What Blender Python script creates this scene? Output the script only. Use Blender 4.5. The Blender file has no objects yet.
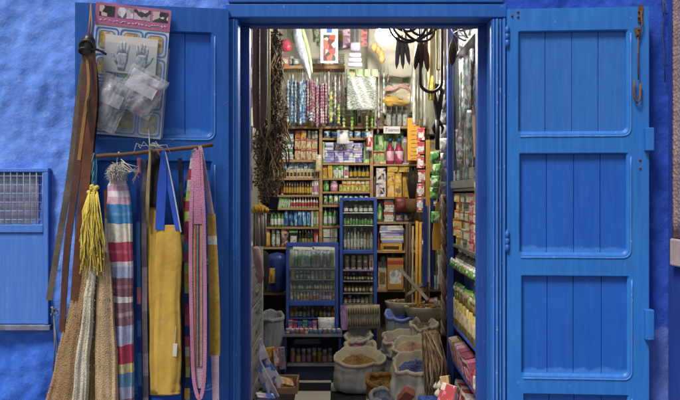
import bpy, bmesh, math, random
from mathutils import Vector, Matrix, noise
random.seed(7)
R = math.radians
sc = bpy.context.scene
COL = sc.collection
# ------------------------------------------------------------------ camera model
D, FPX, CX, CY, ZC = 4.0, 760.0, 340.0, 195.0, 1.6

def S(y): return FPX / (D + y)

def P(px, py, y):
    """point at depth y seen at photo position px, py"""
    s = S(y)
    return Vector(((px - CX) / s, y, ZC - (py - CY) / s))

def PX(px, py, X):
    """point on the side plane x = X"""
    s = (px - CX) / X
    return Vector((X, FPX / s - D, ZC - (py - CY) / s))

# ------------------------------------------------------------------ colours / materials
def lin(h):
    h = h.lstrip('#')
    out = []
    for i in (0, 2, 4):
        c = int(h[i:i + 2], 16) / 255
        out.append(c / 12.92 if c <= .04045 else ((c + .055) / 1.055) ** 2.4)
    return (*out, 1)

_m = {}
def newmat(name):
    m = bpy.data.materials.new(name); m.use_nodes = True
    nt = m.node_tree
    b = nt.nodes['Principled BSDF']
    return m, nt, b

def N(nt, t, **kw):
    n = nt.nodes.new(t)
    for k, v in kw.items(): setattr(n, k, v)
    return n

def coords(nt, kind='Object', scale=(1, 1, 1), jitter=True):
    tc = N(nt, 'ShaderNodeTexCoord')
    mp = N(nt, 'ShaderNodeMapping')
    mp.inputs['Scale'].default_value = scale
    nt.links.new(tc.outputs[kind], mp.inputs['Vector'])
    if jitter:
        oi = N(nt, 'ShaderNodeObjectInfo')
        mu = N(nt, 'ShaderNodeMath', operation='MULTIPLY'); mu.inputs[1].default_value = 37.0
        nt.links.new(oi.outputs['Random'], mu.inputs[0])
        ad = N(nt, 'ShaderNodeVectorMath', operation='ADD')
        nt.links.new(mp.outputs[0], ad.inputs[0]); nt.links.new(mu.outputs[0], ad.inputs[1])
        return ad.outputs[0]
    return mp.outputs[0]

def add_bump(nt, b, vec, scale, strength, dist=.01, detail=4):
    n = N(nt, 'ShaderNodeTexNoise'); n.inputs['Scale'].default_value = scale; n.inputs['Detail'].default_value = detail
    nt.links.new(vec, n.inputs['Vector'])
    bp = N(nt, 'ShaderNodeBump'); bp.inputs['Strength'].default_value = strength; bp.inputs['Distance'].default_value = dist
    nt.links.new(n.outputs['Fac'], bp.inputs['Height'])
    nt.links.new(bp.outputs[0], b.inputs['Normal'])
    return bp

def mat(name, c, c2=None, scale=8, rough=.6, bump=.0, bscale=80, metal=0, stretch=(1, 1, 1), lo=.35, hi=.65, spec=.4, dist=.005, jitter=True, alpha=1, trans=0):
    if name in _m: return _m[name]
    m, nt, b = newmat(name)
    b.inputs['Roughness'].default_value = rough
    b.inputs['Metallic'].default_value = metal
    b.inputs['Specular IOR Level'].default_value = spec
    b.inputs['Alpha'].default_value = alpha
    b.inputs['Transmission Weight'].default_value = trans
    vec = coords(nt, 'Object', stretch, jitter)
    if c2 is None:
        a = lin(c); c2v = tuple(x * .72 for x in a[:3]) + (1,)
    else: c2v = lin(c2)
    n = N(nt, 'ShaderNodeTexNoise'); n.inputs['Scale'].default_value = scale; n.inputs['Detail'].default_value = 6
    n.inputs['Roughness'].default_value = .65
    nt.links.new(vec, n.inputs['Vector'])
    rp = N(nt, 'ShaderNodeValToRGB')
    rp.color_ramp.elements[0].position = lo; rp.color_ramp.elements[0].color = lin(c)
    rp.color_ramp.elements[1].position = hi; rp.color_ramp.elements[1].color = c2v
    nt.links.new(n.outputs['Fac'], rp.inputs[0]); nt.links.new(rp.outputs[0], b.inputs['Base Color'])
    if bump: add_bump(nt, b, vec, bscale, bump, dist)
    _m[name] = m
    return m

def ramp_const(nt, stops):
    rp = N(nt, 'ShaderNodeValToRGB'); cr = rp.color_ramp; cr.interpolation = 'CONSTANT'
    while len(cr.elements) < len(stops): cr.elements.new(.5)
    for e, (p, c) in zip(cr.elements, stops):
        e.position = p; e.color = lin(c) if isinstance(c, str) else c
    return rp

def mat_print(name, cols, scale=(5, 5, 5), rough=.45, smooth=False, kind='Generated', bumps=0):
    """printed packaging: patches of ink"""
    if name in _m: return _m[name]
    m, nt, b = newmat(name)
    b.inputs['Roughness'].default_value = rough
    vec = coords(nt, kind, scale)
    v = N(nt, 'ShaderNodeTexVoronoi'); v.inputs['Scale'].default_value = 1.0
    if not smooth: v.distance = 'CHEBYCHEV'
    nt.links.new(vec, v.inputs['Vector'])
    sp = N(nt, 'ShaderNodeSeparateColor'); nt.links.new(v.outputs['Color'], sp.inputs[0])
    n = len(cols)
    rp = ramp_const(nt, [(i / n, c) for i, c in enumerate(cols)])
    nt.links.new(sp.outputs[0], rp.inputs[0]); nt.links.new(rp.outputs[0], b.inputs['Base Color'])
    if bumps: add_bump(nt, b, coords(nt, 'Object'), bumps, .5, .01)
    _m[name] = m
    return m

def mat_pick(name, cols, rough=.45, trans=0, var=.25, fine=True):
    """each object takes one of the colours"""
    if name in _m: return _m[name]
    m, nt, b = newmat(name)
    b.inputs['Roughness'].default_value = rough
    b.inputs['Transmission Weight'].default_value = trans
    oi = N(nt, 'ShaderNodeObjectInfo')
    n = len(cols)
    rp = ramp_const(nt, [(i / n, c) for i, c in enumerate(cols)])
    nt.links.new(oi.outputs['Random'], rp.inputs[0])
    nz = N(nt, 'ShaderNodeTexNoise'); nz.inputs['Scale'].default_value = 30
    tc = N(nt, 'ShaderNodeTexCoord'); nt.links.new(tc.outputs['Object'], nz.inputs['Vector'])
    mx = N(nt, 'ShaderNodeMix', data_type='RGBA', blend_type='MULTIPLY'); mx.inputs[0].default_value = var
    nt.links.new(rp.outputs[0], mx.inputs[6]); nt.links.new(nz.outputs['Color'], mx.inputs[7])
    last = mx.outputs[2]
    if fine:
        vz = N(nt, 'ShaderNodeTexVoronoi'); vz.distance = 'CHEBYCHEV'; vz.inputs['Scale'].default_value = 1; nt.links.new(coords(nt, 'Generated', (7, 5, 13)), vz.inputs['Vector'])
        sc_ = N(nt, 'ShaderNodeSeparateColor'); nt.links.new(vz.outputs['Color'], sc_.inputs[0])
        rpf = ramp_const(nt, [(0, (0, 0, 0, 1)), (.62, (.55, .55, .55, 1)), (.84, (.9, .9, .9, 1))]); nt.links.new(sc_.outputs[0], rpf.inputs[0])
        hs = N(nt, 'ShaderNodeHueSaturation'); hs.inputs['Hue'].default_value = .56; hs.inputs['Value'].default_value = .42; nt.links.new(last, hs.inputs['Color'])
        mf = N(nt, 'ShaderNodeMix', data_type='RGBA'); nt.links.new(rpf.outputs[0], mf.inputs[0]); nt.links.new(last, mf.inputs[6]); nt.links.new(hs.outputs[0], mf.inputs[7]); last = mf.outputs[2]
    nt.links.new(last, b.inputs['Base Color'])
    _m[name] = m
    return m

def mat_stripes(name, stops, axis=2, rough=.85, weave=260, kind='Generated', rev=True, wob=.0):
    if name in _m: return _m[name]
    m, nt, b = newmat(name)
    b.inputs['Roughness'].default_value = rough; b.inputs['Specular IOR Level'].default_value = .15
    tc = N(nt, 'ShaderNodeTexCoord'); sx = N(nt, 'ShaderNodeSeparateXYZ')
    nt.links.new(tc.outputs[kind], sx.inputs[0])
    out = sx.outputs[axis]
    if rev:
        s = N(nt, 'ShaderNodeMath', operation='SUBTRACT'); s.inputs[0].default_value = 1
        nt.links.new(out, s.inputs[1]); out = s.outputs[0]
    if axis == 2:
        nw = N(nt, 'ShaderNodeTexNoise'); nw.inputs['Scale'].default_value = 14; nt.links.new(tc.outputs['Object'], nw.inputs['Vector'])
        mw = N(nt, 'ShaderNodeMath', operation='MULTIPLY_ADD'); mw.inputs[1].default_value = .012; nt.links.new(nw.outputs['Fac'], mw.inputs[0]); nt.links.new(out, mw.inputs[2]); out = mw.outputs[0]
    rp = ramp_const(nt, stops); nt.links.new(out, rp.inputs[0])
    nz = N(nt, 'ShaderNodeTexNoise'); nz.inputs['Scale'].default_value = 60; nz.inputs['Detail'].default_value = 5
    nt.links.new(tc.outputs['Object'], nz.inputs['Vector'])
    r2 = N(nt, 'ShaderNodeMapRange'); r2.inputs[1].default_value = .25; r2.inputs[2].default_value = .75; r2.inputs[3].default_value = .68; r2.inputs[4].default_value = 1.08
    nt.links.new(nz.outputs['Fac'], r2.inputs[0])
    mx = N(nt, 'ShaderNodeMix', data_type='RGBA', blend_type='MULTIPLY'); mx.inputs[0].default_value = 1
    nt.links.new(rp.outputs[0], mx.inputs[6]); nt.links.new(r2.outputs[0], mx.inputs[7])
    nt.links.new(mx.outputs[2], b.inputs['Base Color'])
    mp = N(nt, 'ShaderNodeMapping'); mp.inputs['Scale'].default_value = (1, 1, 3)
    nt.links.new(tc.outputs['Object'], mp.inputs[0])
    add_bump(nt, b, mp.outputs[0], weave, .6, .004, 3)
    _m[name] = m
    return m

def mat_knit(name, c1, c2, sx=90, sz=45, rough=.95, crumple=0):
    """coarse crochet / weave"""
    if name in _m: return _m[name]
    m, nt, b = newmat(name)
    b.inputs['Roughness'].default_value = rough; b.inputs['Specular IOR Level'].default_value = .1
    vec = coords(nt, 'Object', (sx, sx, sz), False)
    v = N(nt, 'ShaderNodeTexVoronoi'); v.inputs['Scale'].default_value = 1; v.inputs['Randomness'].default_value = .7
    nt.links.new(vec, v.inputs['Vector'])
    rp = N(nt, 'ShaderNodeValToRGB'); rp.color_ramp.elements[0].color = lin(c1); rp.color_ramp.elements[1].color = lin(c2)
    rp.color_ramp.elements[0].position = .2; rp.color_ramp.elements[1].position = .75
    nt.links.new(v.outputs['Distance'], rp.inputs[0])
    n = N(nt, 'ShaderNodeTexNoise'); n.inputs['Scale'].default_value = 7; n.inputs['Detail'].default_value = 5
    tc = N(nt, 'ShaderNodeTexCoord'); nt.links.new(tc.outputs['Object'], n.inputs['Vector'])
    mr = N(nt, 'ShaderNodeMapRange'); mr.inputs[1].default_value = .3; mr.inputs[2].default_value = .7; mr.inputs[3].default_value = .7; mr.inputs[4].default_value = 1.05
    nt.links.new(n.outputs['Fac'], mr.inputs[0])
    mx = N(nt, 'ShaderNodeMix', data_type='RGBA', blend_type='MULTIPLY'); mx.inputs[0].default_value = 1
    nt.links.new(rp.outputs[0], mx.inputs[6]); nt.links.new(mr.outputs[0], mx.inputs[7]); nt.links.new(mx.outputs[2], b.inputs['Base Color'])
    bp = N(nt, 'ShaderNodeBump'); bp.invert = True; bp.inputs['Strength'].default_value = .8; bp.inputs['Distance'].default_value = .006
    nt.links.new(v.outputs['Distance'], bp.inputs['Height'])
    if crumple:
        nc = N(nt, 'ShaderNodeTexNoise'); nc.noise_type = 'RIDGED_MULTIFRACTAL'; nc.inputs['Scale'].default_value = 9; nc.inputs['Detail'].default_value = 3
        mpc = N(nt, 'ShaderNodeMapping'); mpc.inputs['Scale'].default_value = (1, 1, .6); nt.links.new(tc.outputs['Object'], mpc.inputs[0]); nt.links.new(mpc.outputs[0], nc.inputs['Vector'])
        bc = N(nt, 'ShaderNodeBump'); bc.inputs['Strength'].default_value = crumple; bc.inputs['Distance'].default_value = .02; nt.links.new(nc.outputs['Fac'], bc.inputs['Height']); nt.links.new(bc.outputs[0], bp.inputs['Normal'])
    nt.links.new(bp.outputs[0], b.inputs['Normal'])
    _m[name] = m
    return m

def mat_paint(name, c, c2, c3, rough=.42, streak=(14, 14, 1.2), chip=None, chip_lo=.66, big=1.7, bump=.35, foot=None):
    """brushed oil paint: broad blotches, long brush streaks, specks of wear"""
    if name in _m: return _m[name]
    m, nt, b = newmat(name)
    b.inputs['Specular IOR Level'].default_value = .35
    v0 = coords(nt, 'Object', (1, 1, 1), False)
    v1 = coords(nt, 'Object', streak, False)
    n1 = N(nt, 'ShaderNodeTexNoise'); n1.inputs['Scale'].default_value = big; n1.inputs['Detail'].default_value = 7; n1.inputs['Roughness'].default_value = .6
    nt.links.new(v0, n1.inputs['Vector'])
    n2 = N(nt, 'ShaderNodeTexNoise'); n2.inputs['Scale'].default_value = 3; n2.inputs['Detail'].default_value = 6; n2.inputs['Roughness'].default_value = .7
    nt.links.new(v1, n2.inputs['Vector'])
    r1 = N(nt, 'ShaderNodeMapRange'); r1.inputs[1].default_value = .35; r1.inputs[2].default_value = .68; nt.links.new(n1.outputs['Fac'], r1.inputs[0])
    r2 = N(nt, 'ShaderNodeMapRange'); r2.inputs[1].default_value = .42; r2.inputs[2].default_value = .75; r2.inputs[4].default_value = .42; nt.links.new(n2.outputs['Fac'], r2.inputs[0])
    a = N(nt, 'ShaderNodeMix', data_type='RGBA'); a.inputs[6].default_value = lin(c); a.inputs[7].default_value = lin(c2); nt.links.new(r1.outputs[0], a.inputs[0])
    a2 = N(nt, 'ShaderNodeMix', data_type='RGBA'); a2.inputs[7].default_value = lin(c3); nt.links.new(r2.outputs[0], a2.inputs[0]); nt.links.new(a.outputs[2], a2.inputs[6])
    last = a2.outputs[2]
    if chip:
        n3 = N(nt, 'ShaderNodeTexNoise'); n3.inputs['Scale'].default_value = 26; n3.inputs['Detail'].default_value = 8; n3.inputs['Roughness'].default_value = .75
        nt.links.new(v0, n3.inputs['Vector'])
        r3 = N(nt, 'ShaderNodeMapRange'); r3.inputs[1].default_value = chip_lo; r3.inputs[2].default_value = chip_lo + .05; r3.inputs[4].default_value = .8; nt.links.new(n3.outputs['Fac'], r3.inputs[0])
        a3 = N(nt, 'ShaderNodeMix', data_type='RGBA'); a3.inputs[7].default_value = lin(chip); nt.links.new(r3.outputs[0], a3.inputs[0]); nt.links.new(last, a3.inputs[6]); last = a3.outputs[2]
    ng = N(nt, 'ShaderNodeTexNoise'); ng.inputs['Scale'].default_value = 4.5; ng.inputs['Detail'].default_value = 9; ng.inputs['Roughness'].default_value = .72
    nt.links.new(coords(nt, 'Object', (1, 1, .55), False), ng.inputs['Vector'])
    rg = N(nt, 'ShaderNodeMapRange'); rg.inputs[1].default_value = .56; rg.inputs[2].default_value = .76; rg.inputs[4].default_value = .55; nt.links.new(ng.outputs['Fac'], rg.inputs[0])
    ag = N(nt, 'ShaderNodeMix', data_type='RGBA'); ag.inputs[7].default_value = lin('#2c4a86'); nt.links.new(rg.outputs[0], ag.inputs[0]); nt.links.new(last, ag.inputs[6]); last = ag.outputs[2]
    if foot:
        tcg = N(nt, 'ShaderNodeTexCoord'); sg_ = N(nt, 'ShaderNodeSeparateXYZ'); nt.links.new(tcg.outputs['Generated'], sg_.inputs[0])
        ma = N(nt, 'ShaderNodeMath', operation='MULTIPLY_ADD'); ma.inputs[1].default_value = -.20; nq = N(nt, 'ShaderNodeTexNoise'); nq.inputs['Scale'].default_value = 11; nq.inputs['Detail'].default_value = 9; nq.inputs['Roughness'].default_value = .68; nt.links.new(v0, nq.inputs['Vector']); nt.links.new(nq.outputs['Fac'], ma.inputs[0]); nt.links.new(sg_.outputs[2], ma.inputs[2])
        rf = N(nt, 'ShaderNodeMapRange'); rf.inputs[1].default_value = -.02; rf.inputs[2].default_value = -.05; rf.inputs[3].default_value = 0; rf.inputs[4].default_value = .7; nt.links.new(ma.outputs[0], rf.inputs[0])
        af = N(nt, 'ShaderNodeMix', data_type='RGBA'); af.inputs[7].default_value = lin(foot); nt.links.new(rf.outputs[0], af.inputs[0]); nt.links.new(last, af.inputs[6]); last = af.outputs[2]
    nt.links.new(last, b.inputs['Base Color'])
    rr = N(nt, 'ShaderNodeMapRange'); rr.inputs[3].default_value = rough - .1; rr.inputs[4].default_value = rough + .22; nt.links.new(n2.outputs['Fac'], rr.inputs[0]); nt.links.new(rr.outputs[0], b.inputs['Roughness'])
    bp = N(nt, 'ShaderNodeBump'); bp.inputs['Strength'].default_value = bump; bp.inputs['Distance'].default_value = .004
    nt.links.new(n2.outputs['Fac'], bp.inputs['Height'])
    bp2 = N(nt, 'ShaderNodeBump'); bp2.inputs['Strength'].default_value = bump; bp2.inputs['Distance'].default_value = .01
    nt.links.new(n1.outputs['Fac'], bp2.inputs['Height']); nt.links.new(bp.outputs[0], bp2.inputs['Normal'])
    nt.links.new(bp2.outputs[0], b.inputs['Normal'])
    _m[name] = m
    return m

def mat_film(name, tint='#eef2f4', clear=.6, rough=.15, col='#dfe4e8'):
    """thin clear plastic or window glass: mostly transparent, some gloss and haze"""
    if name in _m: return _m[name]
    m, nt, b = newmat(name)
    tr = N(nt, 'ShaderNodeBsdfTransparent'); tr.inputs[0].default_value = lin(tint)
    b.inputs['Base Color'].default_value = lin(col); b.inputs['Roughness'].default_value = rough
    mx = N(nt, 'ShaderNodeMixShader'); mx.inputs[0].default_value = clear
    out = nt.nodes['Material Output']
    nt.links.new(b.outputs[0], mx.inputs[1]); nt.links.new(tr.outputs[0], mx.inputs[2]); nt.links.new(mx.outputs[0], out.inputs['Surface'])
    _m[name] = m
    return m

def mat_emit(name, c, strength):
    m, nt, b = newmat(name)
    b.inputs['Base Color'].default_value = lin('#ffffff')
    b.inputs['Emission Color'].default_value = lin(c); b.inputs['Emission Strength'].default_value = strength
    return m

# ------------------------------------------------------------------ mesh builder
class G:
    def __init__(s): s.v = []; s.f = []; s.m = []; s.s = []
    def add(s, vs, fs, mi=0, smooth=False):
        o = len(s.v); s.v += [Vector(v) for v in vs]
        for i, f in enumerate(fs):
            s.f.append([o + k for k in f]); s.m.append(mi[i] if isinstance(mi, list) else mi); s.s.append(smooth)
        return s
    def box(s, x0, x1, y0, y1, z0, z1, mi=0, front=None, top=None):
        vs = [(x0, y0, z0), (x1, y0, z0), (x1, y1, z0), (x0, y1, z0), (x0, y0, z1), (x1, y0, z1), (x1, y1, z1), (x0, y1, z1)]
        fr = mi if front is None else front
        tp = mi if top is None else top
        return s.add(vs, [(0, 1, 5, 4), (1, 2, 6, 5), (2, 3, 7, 6), (3, 0, 4, 7), (4, 5, 6, 7), (3, 2, 1, 0)], [fr, mi, mi, mi, tp, mi])
    def obox(s, c, size, rot, mi=0, front=None):
        """box about its centre, rot = Euler degrees"""
        g = G(); a, b, d = [k / 2 for k in size]
        g.box(-a, a, -b, b, -d, d, mi, front)
        M = Matrix.Translation(Vector(c)) @ (Matrix.Rotation(R(rot[2]), 4, 'Z') @ Matrix.Rotation(R(rot[1]), 4, 'Y') @ Matrix.Rotation(R(rot[0]), 4, 'X'))
        return s.join(g, M)
    def join(s, g, M=None):
        o = len(s.v); s.v += [(M @ v) if M else v for v in g.v]
        s.f += [[o + k for k in f] for f in g.f]; s.m += g.m; s.s += g.s
        return s
    def loft(s, rings, mi=0, caps=(True, True), smooth=True, closed=True):
        n = len(rings[0]); o = len(s.v)
        for r in rings: s.v += [Vector(p) for p in r]
        for i in range(len(rings) - 1):
            mm = mi[i] if isinstance(mi, list) else mi
            for k in range(n if closed else n - 1):
                k2 = (k + 1) % n
                s.f.append([o + i * n + k, o + i * n + k2, o + (i + 1) * n + k2, o + (i + 1) * n + k]); s.m.append(mm); s.s.append(smooth)
        if caps[0]: s.f.append([o + k for k in range(n)][::-1]); s.m.append(mi[0] if isinstance(mi, list) else mi); s.s.append(False)
        if caps[1]: s.f.append([o + (len(rings) - 1) * n + k for k in range(n)]); s.m.append(mi[-1] if isinstance(mi, list) else mi); s.s.append(False)
        return s
    def tube(s, pts, r, n=8, mi=0, smooth=True):
        pts = [Vector(p) for p in pts]; rings = []
        rs = r if isinstance(r, (list, tuple)) else [r] * len(pts)
        up = None
        for i, p in enumerate(pts):
            t = (pts[min(i + 1, len(pts) - 1)] - pts[max(i - 1, 0)])
            if t.length < 1e-9: t = Vector((0, 0, 1))
            t.normalize()
            if up is None:
                up = Vector((0, 0, 1)) if abs(t.z) < .9 else Vector((1, 0, 0))
            a = t.cross(up)
            if a.length < 1e-6: a = t.orthogonal()
            a.normalize(); b = a.cross(t).normalized(); up = b
            rings.append([p + (a * math.cos(2 * math.pi * k / n) + b * math.sin(2 * math.pi * k / n)) * rs[i] for k in range(n)])
        return s.loft(rings, mi, smooth=smooth)
    def lathe(s, prof, n=14, c=(0, 0, 0), mi=0, sy=1.0):
        c = Vector(c)
        return s.loft([[c + Vector((r * math.cos(2 * math.pi * k / n), r * sy * math.sin(2 * math.pi * k / n), z)) for k in range(n)] for r, z in prof], mi)
    def ribbon(s, pts, w, wdir=(1, 0, 0), t=.003, mi=0, smooth=True):
        pts = [Vector(p) for p in pts]; rings = []
        ws = w if isinstance(w, (list, tuple)) else [w] * len(pts)
        for i, p in enumerate(pts):
            tg = (pts[min(i + 1, len(pts) - 1)] - pts[max(i - 1, 0)]).normalized()
            wd = Vector(wdir[i] if isinstance(wdir, list) else wdir); wd = (wd - tg * wd.dot(tg)).normalized()
            nn = tg.cross(wd).normalized()
            a = wd * ws[i] / 2; b = nn * t / 2
            rings.append([p - a - b, p + a - b, p + a + b, p - a + b])
        return s.loft(rings, mi, smooth=False)
    def torus(s, c, R_, r, n=28, m=8, M=None, mi=0, arc=(0, 360)):
        pts = []
        full = arc[1] - arc[0] >= 360
        rings = []
        for k in range(n + (0 if full else 1)):
            a = R(arc[0] + (arc[1] - arc[0]) * k / n)
            ctr = Vector((math.cos(a), 0, math.sin(a)))
            ring = [Vector(c) + ((M or Matrix()) @ (ctr * (R_ + r * math.cos(2 * math.pi * j / m)) + Vector((0, r * math.sin(2 * math.pi * j / m), 0)))) for j in range(m)]
            rings.append(ring)
        if full: rings.append(rings[0])
        return s.loft(rings, mi, caps=(not full, not full))
    def rect_sheet(s, f, nu, nv, mi=0, smooth=True):
        o = len(s.v)
        for j in range(nv + 1):
            for i in range(nu + 1): s.v.append(Vector(f(i / nu, j / nv)))
        for j in range(nv):
            for i in range(nu):
                a = o + j * (nu + 1) + i
                s.f.append([a, a + 1, a + nu + 2, a + nu + 1]); s.m.append(mi); s.s.append(smooth)
        return s
    def build(s, name, mats, parent=None, org=None, local=False, bevel=0, solid=0, subd=0, rot=None):
        me = bpy.data.meshes.new(name)
        off = Vector((0, 0, 0))
        if not local:
            if parent is not None: off = wloc(parent)
            elif org is not None: off = Vector(org)
        me.from_pydata([v - off for v in s.v], [], s.f)
        if not isinstance(mats, (list, tuple)): mats = [mats]
        for mm in mats: me.materials.append(mm)
        me.polygons.foreach_set('material_index', s.m)
        me.polygons.foreach_set('use_smooth', s.s)
        bm = bmesh.new(); bm.from_mesh(me); bmesh.ops.recalc_face_normals(bm, faces=bm.faces[:]); bm.to_mesh(me); bm.free()
        me.update()
        o = bpy.data.objects.new(name, me); COL.objects.link(o)
        if parent is not None: o.parent = parent
        elif org is not None: o.location = org
        if rot: o.rotation_euler = rot
        if bevel:
            md = o.modifiers.new('bevel', 'BEVEL'); md.width = bevel; md.segments = 2; md.limit_method = 'ANGLE'
        if solid:
            md = o.modifiers.new('solid', 'SOLIDIFY'); md.thickness = solid; md.offset = 0
        if subd:
            md = o.modifiers.new('sub', 'SUBSURF'); md.levels = subd; md.render_levels = subd
        return o

def wloc(o):
    v = Vector((0, 0, 0))
    while o is not None: v = v + o.location; o = o.parent
    return v

def tag(o, label, cat, group=None):
    o['label'] = label; o['category'] = cat
    if group: o['group'] = group
    return o

def thing(name, label, cat, loc=(0, 0, 0), rot=(0, 0, 0), group=None):
    o = bpy.data.objects.new(name, None); COL.objects.link(o); o.empty_display_size = .1
    o.location = loc; o.rotation_euler = rot
    return tag(o, label, cat, group)

def struct(o): o['kind'] = 'structure'; return o

def dup(o, loc=None, rot=None, label=None, group=None, scale=None):
    c = o.copy(); COL.objects.link(c)
    if loc is not None: c.location = loc
    if rot is not None: c.rotation_euler = rot
    if scale is not None: c.scale = scale
    if label: c['label'] = label
    if group: c['group'] = group
    for ch in o.children:
        d = ch.copy(); COL.objects.link(d); d.parent = c
        for g in ch.children:
            e = g.copy(); COL.objects.link(e); e.parent = d
    return c

def jit(a): return random.uniform(-a, a)
def fbm(p, s=1.0): return noise.fractal(Vector(p) * s, 1.0, 2.0, 4)
LAMP, SKY, SUN, EXPO = 280.0, .055, 2.3, 0.76
# ================================================================== materials of the setting
paint_leaf = mat_paint('blue_oil_paint', '#276fbe', '#1d62b2', '#3f84ca', chip='#7f95d2', chip_lo=.63)
paint_panel = mat_paint('deep_blue_panel_paint', '#1f5cb6', '#1851aa', '#2c6ac2', chip='#5f88d0', chip_lo=.70, foot='#4583cc')
paint_frame = mat_paint('blue_frame_paint', '#2260b2', '#1854a4', '#3474c2', chip='#8298d4', chip_lo=.62)
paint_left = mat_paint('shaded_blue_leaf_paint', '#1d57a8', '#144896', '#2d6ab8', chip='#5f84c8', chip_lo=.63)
worn_edge = mat_paint('worn_edge_paint', '#3a77c4', '#2d68b6', '#5f88d2', chip='#98a6de', chip_lo=.60)
paint_box = mat_paint('pale_blue_metal_paint', '#4a7bcc', '#3f6fc4', '#6f95d8', chip='#8c8a90', chip_lo=.66, rough=.5)

def wall_material():
    m, nt, b = newmat('limewash_plaster')
    b.inputs['Roughness'].default_value = .85; b.inputs['Specular IOR Level'].default_value = .2
    tc = N(nt, 'ShaderNodeTexCoord'); vec = tc.outputs['Object']
    sx = N(nt, 'ShaderNodeSeparateXYZ'); nt.links.new(vec, sx.inputs[0])
    nz = N(nt, 'ShaderNodeTexNoise'); nz.inputs['Scale'].default_value = 3.5; nz.inputs['Detail'].default_value = 8; nz.inputs['Roughness'].default_value = .62
    nt.links.new(vec, nz.inputs['Vector'])
    nf = N(nt, 'ShaderNodeTexNoise'); nf.inputs['Scale'].default_value = 22; nf.inputs['Detail'].default_value = 8; nf.inputs['Roughness'].default_value = .7
    nt.links.new(vec, nf.inputs['Vector'])
    def blend(c1, c2, c3):
        r = N(nt, 'ShaderNodeMapRange'); r.inputs[1].default_value = .36; r.inputs[2].default_value = .66; nt.links.new(nz.outputs['Fac'], r.inputs[0])
        a = N(nt, 'ShaderNodeMix', data_type='RGBA'); a.inputs[6].default_value = lin(c1); a.inputs[7].default_value = lin(c2); nt.links.new(r.outputs[0], a.inputs[0])
        r2 = N(nt, 'ShaderNodeMapRange'); r2.inputs[1].default_value = .5; r2.inputs[2].default_value = .78; r2.inputs[4].default_value = .8; nt.links.new(nf.outputs['Fac'], r2.inputs[0])
        a2 = N(nt, 'ShaderNodeMix', data_type='RGBA'); a2.inputs[7].default_value = lin(c3); nt.links.new(a.outputs[2], a2.inputs[6]); nt.links.new(r2.outputs[0], a2.inputs[0])
        return a2.outputs[2]
    up_l = blend('#668fe2', '#5c86dc', '#8cabea'); lo_l = blend('#3f70d4', '#3565cc', '#5c88dc')
    up_r = blend('#2f56be', '#284cb0', '#4064c8'); lo_r = blend('#6078c4', '#536cba', '#7c90ce')
    # brushed edges between the coats of paint
    zz = N(nt, 'ShaderNodeMath', operation='MULTIPLY_ADD'); zz.inputs[1].default_value = .16; nt.links.new(nz.outputs['Fac'], zz.inputs[0]); nt.links.new(sx.outputs[2], zz.inputs[2])
    def step(inp, a, bb):
        r = N(nt, 'ShaderNodeMapRange'); r.inputs[1].default_value = a; r.inputs[2].default_value = bb; nt.links.new(inp, r.inputs[0]); return r.outputs[0]
    def mix(f, a, c):
        x = N(nt, 'ShaderNodeMix', data_type='RGBA'); nt.links.new(f, x.inputs[0]); nt.links.new(a, x.inputs[6]); nt.links.new(c, x.inputs[7]); return x.outputs[2]
    left = mix(step(zz.outputs[0], .92, 1.06), lo_l, up_l)
    right = mix(step(zz.outputs[0], .975, 1.0), lo_r, up_r)
    fin = mix(step(sx.outputs[0], -.3, -.1), left, right)
    nt.links.new(fin, b.inputs['Base Color'])
    vc = N(nt, 'ShaderNodeTexVoronoi'); vc.feature = 'DISTANCE_TO_EDGE'; vc.inputs['Scale'].default_value = 2.6
    wv = N(nt, 'ShaderNodeMix', data_type='VECTOR'); wv.inputs[0].default_value = .12; nt.links.new(vec, wv.inputs[4]); nt.links.new(nf.outputs['Color'], wv.inputs[5]); nt.links.new(wv.outputs[1], vc.inputs['Vector'])
    cr = N(nt, 'ShaderNodeMapRange'); cr.inputs[1].default_value = 0; cr.inputs[2].default_value = .012; cr.inputs[3].default_value = 1; cr.inputs[4].default_value = 0; nt.links.new(vc.outputs['Distance'], cr.inputs[0])
    cm = N(nt, 'ShaderNodeMath', operation='MULTIPLY'); nt.links.new(cr.outputs[0], cm.inputs[0]); nt.links.new(step(nz.outputs['Fac'], .5, .62), cm.inputs[1])
    cm2 = N(nt, 'ShaderNodeMath', operation='MULTIPLY'); cm2.inputs[1].default_value = .55; nt.links.new(cm.outputs[0], cm2.inputs[0])
    ck = N(nt, 'ShaderNodeMix', data_type='RGBA'); ck.inputs[7].default_value = lin('#2c4ca0'); nt.links.new(cm2.outputs[0], ck.inputs[0]); nt.links.new(fin, ck.inputs[6])
    nt.links.new(ck.outputs[2], b.inputs['Base Color'])
    b1 = N(nt, 'ShaderNodeBump'); b1.inputs['Strength'].default_value = .55; b1.inputs['Distance'].default_value = .012; nt.links.new(nf.outputs['Fac'], b1.inputs['Height'])
    b2 = N(nt, 'ShaderNodeBump'); b2.inputs['Strength'].default_value = .5; b2.inputs['Distance'].default_value = .03; nt.links.new(nz.outputs['Fac'], b2.inputs['Height'])
    nt.links.new(b1.outputs[0], b2.inputs['Normal']); nt.links.new(b2.outputs[0], b.inputs['Normal'])
    return m

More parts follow.
